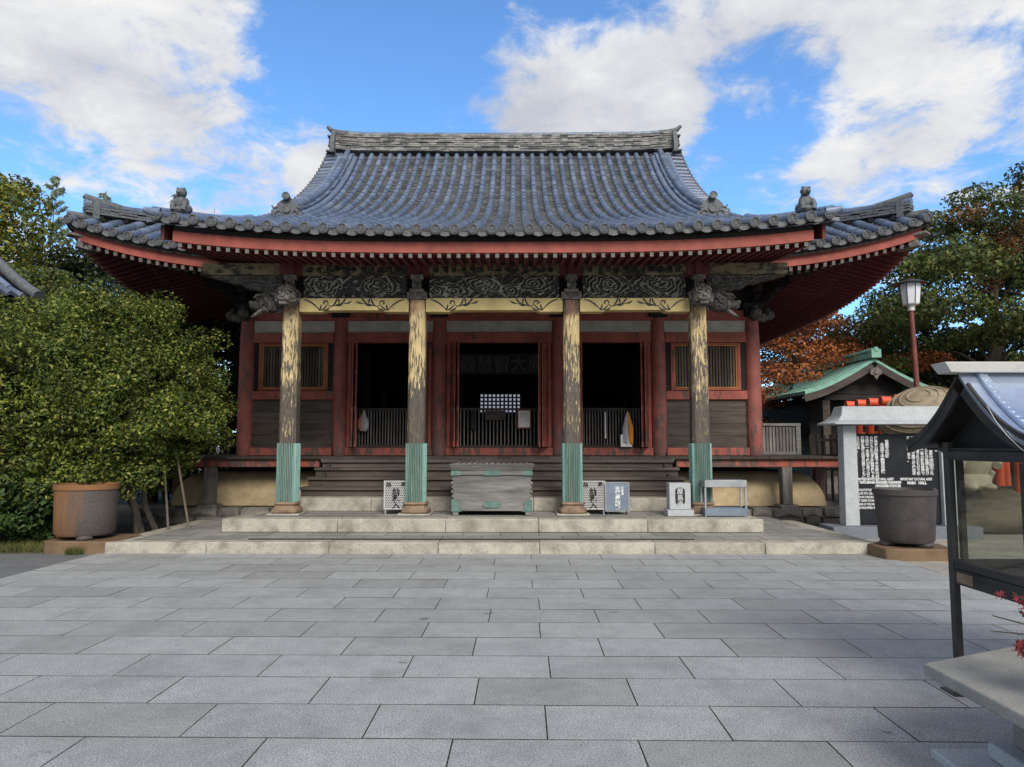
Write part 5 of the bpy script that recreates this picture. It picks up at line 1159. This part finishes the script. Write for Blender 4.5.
m = MB(); m.box(x0 - .004, x0 + .001, y1 - .26, y1 - .10, .715, .78); m.build('paper_label', 'footstone', t)
m = MB(); m.box(x0 + .052, x1 - .052, y0 + .06, y1 - .06, .74, .76); m.build('tray', 'darksteel', t)
for nm, b_ in (('glass_pane', (x0 + .022, x0 + .026, y0 + .061, y1 - .061)), ('glass_pane', (x0 + .051, x1 - .051, y1 - .034, y1 - .030)), ('glass_pane', (x1 - .026, x1 - .022, y0 + .061, y1 - .061))):
    m = MB(); m.box(b_[0], b_[1], b_[2], b_[3], .851, 1.499); m.build(nm, 'glass', t)
m = MB()
m.strip([(x0 + .12, y1 - .12, .765), (x0 + .5, y0 + .25, .98)], .03, .02); m.strip([(x0 + .12, y1 - .3, .79), (x1 - .2, y1 - .3, .79)], .02, .03); m.strip([(x0 + .12, y1 - .5, .79), (x1 - .2, y1 - .5, .79)], .02, .03); m.build('candle_rack', 'darksteel', t)
# roof, ridge along x
RY = 4.50; RZ = 2.06
def croof(s, side): s_ = s; return (RY + side * (.62 * s_), RZ - .46 * (1.62 * s_ - .62 * s_ * s_))
xg0, xg1 = 2.78, 4.95
for side in (1, -1):
    m = MB(); m.grid(lambda u, s: (u, croof(s, side)[0], croof(s, side)[1]), frange(xg0, xg1, 4), frange(0.02, 1, 14), (0, 0, -.025)); rfp = m.build('roof_sheet', 'roofsteel' if side < 0 else 'darksteel', t)
    m = MB(); m.strip([Vector((xg0 + .13, croof(s, side)[0], croof(s, side)[1] + .003)) for s in frange(.03, 1, 16)], .055, .022)
    for q in range(16): s = .06 + .9 * q / 15; p = croof(s, side); m.ball((xg0 + .13, p[0], p[1] + .024), (.027, .014, .010), 8, 6)
    m.build('roof_trim', 'roofsteel' if side < 0 else 'darksteel', rfp)
    m = MB(); m.strip([Vector((xg0 + .015, croof(s, side)[0], croof(s, side)[1] - .13 + .075 * s)) for s in frange(.02, 1, 14)], .02, .095); m.build('bargeboard', 'darksteel', t)
m = MB(); m.prism([croof(s, -1) for s in frange(1, .02, 10)] + [croof(s, 1) for s in frange(.02, 1, 10)] + [(RY + .56, 1.57), (RY - .56, 1.57)], 'yz', xg0 + .22, xg0 + .24)
for i_, v in enumerate(m.v): m.v[i_] = (v[0], v[1], v[2] - .03)
m.build('gable_panel', 'darksteel', t)
m = MB(); m.box(xg0 + .1, xg1 - .05, RY - .55, RY + .55, 1.565, 1.58); m.build('roof_lining', 'darksteel', t)
m = MB(); pbox(m, [(2.70, RY - .07, RZ - .01), (5, RY - .07, RZ - .01), (5, RY + .07, RZ - .01), (2.70, RY + .07, RZ - .01), (2.66, RY - .08, RZ + .055), (5, RY - .08, RZ + .055), (5, RY + .08, RZ + .055), (2.66, RY + .08, RZ + .055)]); m.build('ridge_cap', 'capsteel', t, bevel=.004)
m = MB(); m.tube([(xg0 - .008, 4.22, 1.83), (2.77, 4.15, 1.74), (2.77, 4.06, 1.655), (2.775, 3.97, 1.585), (2.78, 3.85, 1.52), (2.78, 3.7, 1.47), (2.79, 3.5, 1.43)], .0022, 6); m.build('hanging_wire', 'wire', t)

# ------------------------------------------------------------------ stone table, vase, maple sprigs
t = thing('stone_table', (2.75, 3.0, 0), 'grey stone table with overhanging slab on a stepped base', 'table')
m = MB(); z0_, z1_ = .475, .532
P = [(2.02, 2.2), (3.4, 2.1), (3.4, 3.99), (2.72, 3.97), (2.0, 3.63)]; m.prism(P, 'xy', z0_, z1_); m.build('slab', 'concrete', t, bevel=.008)
m = MB(); m.box(2.45, 3.3, 2.2, 3.68, .124, .473); m.build('pedestal', 'concrete', t, bevel=.01)
m = MB(); m.box(2.36, 3.4, 2.1, 3.74, .043, .121); m.box(2.14, 3.5, 2.0, 3.86, -.01, .04); m.build('stepped_base', 'granite', t, bevel=.01)
loc = (2.40, 3.12, .533); t = thing('stone_vase', loc, 'small grey stone vase on the stone table holding red maple sprigs', 'vase')
m = MB(loc); m.lathe([(.05, 0), (.075, .03), (.085, .1), (.06, .17), (.05, .2), (.06, .22), (.045, .22), (.04, .1), (.01, .08)], (0, 0, 0), 24); m.build('vase_body', 'concrete', t)
def maple_leaf(m, c, n, up, s):
    n = n.normalized(); a = (up - n * up.dot(n)).normalized(); b = n.cross(a); tips = [0, .75, -.75, 1.5, -1.5, 2.3, -2.3]; L = {0: 1., .75: .92, 1.5: .7, 2.3: .4}
    ang = sorted(tips); vs = [c]; 
    ring = []
    for i, q in enumerate(ang):
        ring.append((q, L[abs(q)] * s))
        if i < len(ang) - 1: ring.append(((q + ang[i + 1]) / 2, .30 * s))
    for q, l in ring: vs.append(c + (a * math.cos(q) + b * math.sin(q)) * l - n * .12 * l * l / s)
    m.add(vs, [(0, i, i + 1) for i in range(1, len(ring))])
t = thing('maple_sprigs', (2.40, 3.12, .52), 'bunch of crimson maple sprigs standing in the stone vase', 'plant')
ms, ml = MB(), MB(); rnd = random.Random(3)
tips = [(2.06, 3.18, .865), (2.17, 3.14, .745), (2.05, 3.18, .80), (2.20, 3.12, .70), (2.19, 3.10, .82), (2.21, 3.05, .76), (2.22, 3.0, .97), (2.28, 3.2, 1.0), (2.45, 3.0, 1.0), (2.35, 3.05, .9), (2.25, 2.95, .7), (2.6, 3.1, 1.05), (2.2, 3.25, .95)]
for i, tp in enumerate(tips):
    p0 = Vector((2.40, 3.12, .68)); p1 = Vector(tp); md = (p0 + p1) / 2 + Vector((0, 0, .05)); ms.tube([p0, md, p1], [.005, .004, .0025], 6)
    if i in (0, 2): continue
    for q in range(15):
        k = rnd.uniform(.45, 1.05); c = p0.lerp(p1, k) + Vector((rnd.uniform(-.05, .05), rnd.uniform(-.05, .05), rnd.uniform(-.04, .04))); maple_leaf(ml, c, Vector((rnd.uniform(-.6, .6), -1, rnd.uniform(0, .9))), Vector((rnd.uniform(-1, 1), rnd.uniform(-.3, .3), rnd.uniform(-1, .6))), rnd.uniform(.028, .048))
ms.build('twigs', 'bark', t); ml.build('leaves', 'leafred', t)

# ------------------------------------------------------------------ vegetation
def leaf_obj(name, mat, clumps, n, size, seed, parent, up=.5, shell=.5, aspect=.5, flat=0.):
    """clumps: (centre, radii). n leaves spread over clumps by volume; small rhombic leaves"""
    rg = np.random.default_rng(seed); c = np.array([k[0] for k in clumps], float); r = np.array([k[1] for k in clumps], float)
    w = (r[:, 0] * r[:, 1] * r[:, 2]) ** (2 / 3); idx = rg.choice(len(c), n, p=w / w.sum())
    d = rg.normal(size=(n, 3)); d /= np.linalg.norm(d, axis=1)[:, None]
    rad = np.where(rg.random(n) < shell, rg.uniform(.8, 1.08, n), rg.random(n) ** .5); p = c[idx] + d * rad[:, None] * r[idx]
    nr = d * .6 + rg.normal(size=(n, 3)) * .55 + np.array([0, 0, up]); nr /= np.linalg.norm(nr, axis=1)[:, None]
    a = np.cross(nr, rg.normal(size=(n, 3))); a /= np.linalg.norm(a, axis=1)[:, None]; b = np.cross(nr, a)
    L = size * rg.uniform(.6, 1.35, n)[:, None]; droop = nr * L * .18
    v = np.stack([p - a * L * .5 - droop, p + b * L * aspect * .5 , p + a * L * .5 - droop, p - b * L * aspect * .5], 1).reshape(-1, 3)
    org = np.array(parent['_o']) if parent is not None else np.zeros(3); v = (v - org).astype(np.float32)
    me = bpy.data.meshes.new(name); me.vertices.add(4 * n); me.vertices.foreach_set('co', v.ravel()); me.loops.add(4 * n); me.loops.foreach_set('vertex_index', np.arange(4 * n, dtype=np.int32)); me.polygons.add(n); me.polygons.foreach_set('loop_start', np.arange(0, 4 * n, 4, dtype=np.int32)); me.update(calc_edges=True); me.validate()
    me.materials.append(M[mat]); o = bpy.data.objects.new(name, me); COL.objects.link(o); o.parent = parent; return o
def limb(m, p, q, r0, r1, rnd, wob=.08, n=5):
    p = Vector(p); q = Vector(q); L = (q - p).length; pts = [p.lerp(q, i / n) + (Vector((rnd.gauss(0, 1), rnd.gauss(0, 1), rnd.gauss(0, .5))) * wob * L * .5 if 0 < i < n else Vector()) + Vector((0, 0, .10 * L * math.sin(math.pi * i / n))) for i in range(n + 1)]
    m.tube(pts, [r0 + (r1 - r0) * i / n for i in range(n + 1)], 7); return pts
def tree(name, label, loc, height, crown_r, mat, n, size, seed, cat='tree', group=None, trunk_r=.22, base_frac=.3, nclump=34, cr=(.16, .30), flatten=.7, squash=1., topbias=0., gaps=True, extra=None, shell=.5, up=.5):
    rnd = random.Random(seed); t = thing(name, loc, label, cat, group); loc = Vector(loc); m = MB()
    top = loc + Vector((rnd.uniform(-.3, .3), rnd.uniform(-.3, .3), height * .86)); tp = limb(m, loc, top, trunk_r, trunk_r * .25, rnd, .05, 8); cl = []
    for i in range(nclump):
        u = (i + rnd.random()) / nclump; zz = base_frac + (1 - base_frac) * u; prof = math.sin(math.pi * min(1, (.18 + .82 * u) ** .9)) ** .6 if squash == 1 else (1 - u) ** .8 + .1
        a = i * 2.4 + rnd.uniform(-.5, .5); rr = crown_r * prof * rnd.uniform(.45, 1.0); c = loc + Vector((rr * math.cos(a), rr * math.sin(a), height * zz * rnd.uniform(.93, 1.04))); s = crown_r * rnd.uniform(*cr); cl.append((tuple(c), (s * rnd.uniform(.9, 1.35), s * rnd.uniform(.9, 1.35), s * flatten * rnd.uniform(.7, 1.1))))
        if i % 2 == 0:
            j_ = min(len(tp) - 2, max(1, int((zz - .15) * len(tp) * .95))); limb(m, tp[j_], c, trunk_r * .32 * (1.1 - u), trunk_r * .05, rnd, .09, 5)
    m.build('trunk', 'bark', t)
    leaf_obj('crown', mat, cl, n, size, seed, t, shell=shell, up=up)
    return t
# big round bush at left with stakes
def big_bush():
    loc = Vector((-7.85, 12.9, 0)); t = thing('rounded_bush', loc, 'large rounded evergreen bush with glossy yellow green leaves behind the rusty tub', 'bush'); rnd = random.Random(21); m = MB()
    for q in range(2): limb(m, loc + Vector((1.35 + q * .2, -.3 + q * .15, 0)), loc + Vector((.4 + q * .35 - .5, -.1, 2.0 + .2 * q)), .055, .025, rnd, .05, 6)
    limb(m, loc + Vector((1.35, -.5, 0)), loc + Vector((.9, -.3, 1.5)), .06, .04, rnd, .03, 5)
    cl = []
    for i in range(300):
        th = rnd.uniform(0, 2 * math.pi); u = rnd.uniform(-.95, 1.); rr = math.sqrt(max(0, 1 - u * u)); k = rnd.uniform(.66, 1.0) * (1 + .05 * math.sin(3 * th + 4 * u))
        x = rr * math.cos(th) * 2.5 * k; y = rr * math.sin(th) * 1.85 * k; z = 2.45 + 2.1 * u * k
        if x > -.1 and z < .78 + .22 * x: continue
        if z < 2.4 and x > 2.05 + (z - 1.2) * .72: continue
        s = rnd.uniform(.18, .46) * (1.1 if u < .8 else .8); cl.append((tuple(loc + Vector((x, y, z))), (s * rnd.uniform(.9, 1.3), s, s * rnd.uniform(.6, .9))))
    for i in range(46):
        zz = rnd.uniform(.85, 2.0); cl.append((tuple(loc + Vector((rnd.uniform(-1.2, 1.45 + (zz - 1) * .5), rnd.uniform(-1.45, -.7), zz))), (rnd.uniform(.2, .34), .25, rnd.uniform(.15, .26))))
    for b_ in ((0, .1, 2.6, 1.9, 1.3, 1.5), (-1.2, 0, 1.6, 1.5, 1.1, 1.3)): cl.append((tuple(loc + Vector(b_[:3])), b_[3:]))
    for i in range(40): a = loc + Vector((rnd.uniform(-1.8, 1.8), rnd.uniform(-1.3, .2), rnd.uniform(1.6, 4.0))); limb(m, loc + Vector((rnd.uniform(-.4, .4), 0, 1.8)), a, .018, .006, rnd, .1, 5)
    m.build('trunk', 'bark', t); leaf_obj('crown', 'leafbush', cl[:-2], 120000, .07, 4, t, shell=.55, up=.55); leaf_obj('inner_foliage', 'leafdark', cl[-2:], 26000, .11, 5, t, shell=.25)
big_bush()
def shrub(loc, r, n, size, mat, seed, label, name='low_shrub', cat='shrub', nc=44, group=None):
    t = thing(name, loc, label, cat, group); rnd = random.Random(seed); m = MB(); cl = []
    for i in range(nc):
        th = rnd.uniform(0, 6.28); u = rnd.uniform(-1, 1); k = math.sqrt(max(0, 1 - u * u)); c = Vector(loc) + Vector((k * math.cos(th) * r[0] * .85, k * math.sin(th) * r[1] * .85, r[2] * (1 + u) * .55 + .12)); s = rnd.uniform(.2, .38) * max(r); cl.append((tuple(c), (s, s, s * .7)))
        if i % 3 == 0: limb(m, Vector(loc), c, .02, .006, rnd, .06, 4)
    m.build('stems', 'bark', t); leaf_obj('foliage', mat, cl, n, size, seed, t, shell=.4); return t
shrub((-8.3, 12.0, 0), (1.0, .8, .85), 9000, .10, 'leafshrub', 31, 'low dark green shrub at the left edge beside the rusty tub')
shrub((-9.6, 12.6, 0), (1.3, 1.0, 1.5), 14000, .09, 'leafbush', 32, 'tall leafy shrub at the far left edge behind the low dark shrub', name='leafy_shrub')
for i, (p, q, l_) in enumerate((((-5.85, 12.2, 0), (-6.35, 12.9, 1.5), 'leaning wooden stake propping the bush, nearer the tub'), ((-5.62, 12.5, 0), (-6.12, 12.9, 1.5), 'leaning wooden stake propping the bush, nearer the hall'))):
    m = MB(); m.tube([p, q], [.022, .017], 8); tag(m.build('support_stake', 'stake', base=p), l_, 'stake', 'stakes propping the bush')
def grassy(name, boxes, n, seed, h):
    rg = np.random.default_rng(seed); per = np.array([(b[1] - b[0]) * (b[3] - b[2]) for b in boxes]); idx = rg.choice(len(boxes), n, p=per / per.sum()); bx = np.array(boxes)[idx]
    x = bx[:, 0] + (bx[:, 1] - bx[:, 0]) * rg.random(n); y = bx[:, 2] + (bx[:, 3] - bx[:, 2]) * rg.random(n); z = bx[:, 4]; L = h * rg.uniform(.4, 1.2, n); an = rg.random(n) * 6.28; ln = rg.normal(size=(n, 2)) * .4
    v = np.stack([np.stack([x - .006 * np.cos(an), y - .006 * np.sin(an), z], 1), np.stack([x + .006 * np.cos(an), y + .006 * np.sin(an), z], 1), np.stack([x + ln[:, 0] * L, y + ln[:, 1] * L, z + L], 1)], 1).reshape(-1, 3).astype(np.float32)
    me = bpy.data.meshes.new(name); me.vertices.add(3 * n); me.vertices.foreach_set('co', v.ravel()); me.loops.add(3 * n); me.loops.foreach_set('vertex_index', np.arange(3 * n, dtype=np.int32)); me.polygons.add(n); me.polygons.foreach_set('loop_start', np.arange(0, 3 * n, 3, dtype=np.int32)); me.update(calc_edges=True); me.materials.append(M['grass'])
    o = bpy.data.objects.new(name, me); COL.objects.link(o); return tag(o, kind='stuff')
grassy('grass', [(-10, -6.9, 10.9, 12.2, -.015), (-6.62, -6.45, 10.62, 10.72, 0.), (-6.0, -4.6, 12.2, 14.2, -.015), (-6.62, -6.45, 10.62, 10.72, 0.)], 9000, 5, .10)
grassy('grass_tuft', [(-6.62, -6.4, 10.62, 10.70, 0.)], 260, 6, .12)
# trees behind, left
tree('yellowing_tree', 'tall tree with yellowing leaves at the left edge of the photo', (-20.5, 26, 0), 12.2, 4.2, 'leafyellow', 26000, .20, 41, group='trees behind the hall', nclump=50)
tree('dark_evergreen', 'dark evergreen tree rising behind the left roof corner', (-16.2, 29, 0), 10.6, 3.6, 'leafdark', 26000, .20, 42, group='trees behind the hall', nclump=46)
tree('broadleaf_tree', 'lower mid green tree just left of the hall roof corner', (-14.0, 21.5, 0), 6.6, 3.4, 'leafmid', 24000, .15, 43, group='trees behind the hall', nclump=46)
tree('dark_evergreen', 'dark evergreen mass behind the bush, left of the hall wall', (-10.4, 20.5, 0), 6.0, 3.0, 'leafdark', 22000, .15, 44, group='trees behind the hall', nclump=40, base_frac=.1)
tree('dark_evergreen', 'dark evergreen filling the gap between the bush and the leftmost wall column', (-9.3, 21.5, 0), 6.4, 3.0, 'leafdark', 30000, .19, 45, group='trees behind the hall', nclump=50, base_frac=.06)
def bamboo(loc, h, seed, label, n=2600, spread=1.4, dens=40):
    t = thing('bamboo', loc, label, 'bamboo', 'bamboo tips above the trees'); rnd = random.Random(seed); m = MB(); cl = []; L = Vector(loc); m.tube([L, L + Vector((.1, 0, h * .6)), L + Vector((.35, 0, h))], [.06, .045, .008], 6)
    for i in range(dens):
        u = i / dens; z = h * (.55 + .44 * u); a = rnd.uniform(0, 6.28); r = spread * (1 - u) ** .8 * rnd.uniform(.7, 1) + .1; p0 = L + Vector((.25 * u, 0, z)); p1 = p0 + Vector((r * math.cos(a), r * math.sin(a) * .6, r * .55)); m.tube([p0, p0.lerp(p1, .5) + Vector((0, 0, .1)), p1], [.012, .008, .004], 5)
        for q in range(4): c = p0.lerp(p1, .35 + .2 * q); cl.append((tuple(c), (.13, .13, .09)))
    m.build('culm', 'stake', t); leaf_obj('leaves', 'leafbamboo', cl, n, .30, seed, t, aspect=.2, up=.1, shell=.2)
bamboo((-22.2, 33, 0), 14.5, 51, 'tall pale feathery bamboo tip above the trees at left', spread=1.7)
bamboo((-19.2, 32, 0), 13.3, 52, 'short bamboo tip just behind the left roof corner', n=2200, spread=1.0)
bamboo((-15.8, 32, 0), 13.2, 53, 'dark leafy bamboo tip beside the left roof figure', n=2200, spread=.8)
bamboo((-14.2, 32, 0), 12.5, 54, 'small bamboo tip peeping over the left part of the roof', n=700, spread=.6, dens=14)
# trees right
tree('broadleaf_tree', 'big green tree with layered branches right of the lamp post', (17.2, 25.5, 0), 10.4, 5.6, 'leafmid', 40000, .17, 61, group='trees behind the hall', nclump=44, cr=(.14, .25), flatten=.5, trunk_r=.34, base_frac=.28)
tree('dark_evergreen', 'dark green tree at the right edge of the photo', (22.0, 27.5, 0), 12.6, 5.0, 'leafdark', 30000, .19, 62, group='trees behind the hall', nclump=46, cr=(.15, .27), flatten=.6, trunk_r=.3)
tree('cherry_tree', 'tall bare branched tree with sparse rust brown leaves at upper right', (18.9, 23.6, 0), 10.7, 4.4, 'leafrust', 9000, .14, 63, group='trees behind the hall', nclump=60, cr=(.10, .20), flatten=.45, trunk_r=.2, base_frac=.66, shell=.1)
tree('maple_tree', 'orange red maple tree right of the hall behind the green roof', (11.3, 28.5, 0), 7.3, 4.6, 'leafmaple', 34000, .14, 64, group='trees behind the hall', nclump=60, cr=(.14, .24), flatten=.45, base_frac=.22)
tree('dark_evergreen', 'dark conifer rising behind the orange maple', (13.4, 34, 0), 10.3, 3.2, 'leafdark', 14000, .2, 65, group='trees behind the hall', nclump=40, squash=0, cr=(.18, .32))
tree('dark_evergreen', 'dark evergreen low behind the green shrine roof', (17.0, 31, 0), 7.4, 4.0, 'leafdark', 24000, .2, 66, group='trees behind the hall', nclump=40, base_frac=.1)
tree('yellowing_tree', 'golden brown low tree at the right edge above the cabinet roof', (20.3, 24.0, 0), 6.6, 3.2, 'leafgold', 22000, .15, 67, group='trees behind the hall', nclump=40, base_frac=.15)
tree('dark_evergreen', 'dark evergreen low behind the torii row at the right edge', (24.0, 31, 0), 7.6, 4.4, 'leafdark', 20000, .22, 68, group='trees behind the hall', nclump=36, base_frac=.05)
# ------------------------------------------------------------------ other roofs
def tiled_house(name, loc, w, d, ze, zr_, label, wallmat='plankwood', rise=.0, rollmat='roll'):
    t = thing(name, loc, label, 'building'); x, y, _ = loc; m = MB(loc); m.box(-w / 2 + .5, w / 2 - .5, .5, d - .5, 0, ze); m.build('wall', wallmat, t)
    m = MB(loc); m.box(-w / 2, w / 2, .15, .25, ze - .05, ze + .06); m.box(-w / 2, w / 2, d - .25, d - .15, ze - .05, ze + .06); m.build('eave_board', 'darkwood', t)
    Pf = lambda a, s: Vector((a, s, ze + .12 + (zr_ - ze) * (s / (d / 2)) ** 1.18)); mr, mp = MB(loc), MB(loc)
    al = [-w / 2 + .15 + .31 * i for i in range(int((w - .2) / .31))]; tile_mesh(Pf, al, lambda a: (0, d / 2), mr, mp, seg=.5, pseg=.25); Pb_ = lambda a, s: Vector((-a, d - s, Pf(a, s).z)); tile_mesh(Pb_, al, lambda a: (0, d / 2), mr, mp, seg=.8, pseg=.6)
    rf = mr.build('roof_tiles', rollmat, t); mp.build('pan_tiles', 'pan', rf)
    m = MB(loc); m.grid(lambda u, v: Pf(u, v) + Vector((0, 0, -.05)), [-w / 2, w / 2], frange(0, d / 2, 8)); m.grid(lambda u, v: Pb_(u, v) + Vector((0, 0, -.05)), [-w / 2, w / 2], frange(0, d / 2, 8)); m.build('roof_boards', 'blackwood', t)
    m = MB(loc); m.box(-w / 2 - .05, w / 2 + .05, d / 2 - .16, d / 2 + .16, zr_ + .12, zr_ + .42); m.tube([(-w / 2 - .1, d / 2, zr_ + .48), (w / 2 + .1, d / 2, zr_ + .48)], .1, 10)
    for sx in (-1, 1): m.tube([Vector((sx * (w / 2 - .25), s, Pf(0, s).z + .14)) for s in frange(0, d / 2, 8)], .14, 10)
    m.build('ridge', 'ornament', t)
    for sx in (-1, 1): m = MB(loc); m.prism([(.5, ze), (d - .5, ze), (d / 2, zr_)], 'yz', sx * (w / 2 - .55), sx * (w / 2 - .5)); m.build('gable', wallmat, t)
    return t
h_ = tiled_house('tiled_house', (-12.75, 14.2, 0), 7.0, 6.0, 5.0, 7.2, 'house with grey tiled roof at the left edge behind the bush')
h_.rotation_euler = (0, 0, R(72))
tiled_house('tiled_house', (21.3, 27.5, 0), 11, 6, 2.9, 4.75, 'dark tiled roof building behind the torii row at right', rollmat='ornament')
def hut(loc, w, label):
    t = thing('low_hut', loc, label, 'hut', 'low huts beyond the veranda'); m = MB(loc)
    for sx in (-1, 1):
        for yy in (0, .7): m.box(sx * w * .4 - .06, sx * w * .4 + .06, yy, yy + .12, 0, 2.35)
    m.box(-w * .4, w * .4, .02, .08, 1.55, 1.7); m.box(-w * .4, w * .4, .02, .08, 2.05, 2.2); m.build('post', 'blackwood', t); m = MB(loc)
    m.grid(lambda u, v: (u * (1 - .25 * v), -.35 + .8 * v, 2.38 + .42 * v), frange(-w * .62, w * .62, 12), [0, .5, 1], (0, 0, .05)); m.grid(lambda u, v: (u * (1 - .25 * v), 1.25 - .8 * v, 2.38 + .42 * v), frange(-w * .62, w * .62, 12), [0, .5, 1], (0, 0, .05))
    for q in range(9): u = -w * .6 + w * 1.2 * q / 8; m.tube([(u, -.35, 2.44), (u * .75, .45, 2.86)], .04, 6)
    m.build('roof', 'roofsteel', t)
hut((-8.75, 19.2, 0), 1.5, 'low hut with pale grey peaked roof seen over the veranda left of the hall'); hut((-7.2, 19.6, 0), 1.7, 'low hut with pale grey roof touching the leftmost wall column')
for o in bpy.data.objects:
    if '_o' in o: del o['_o']
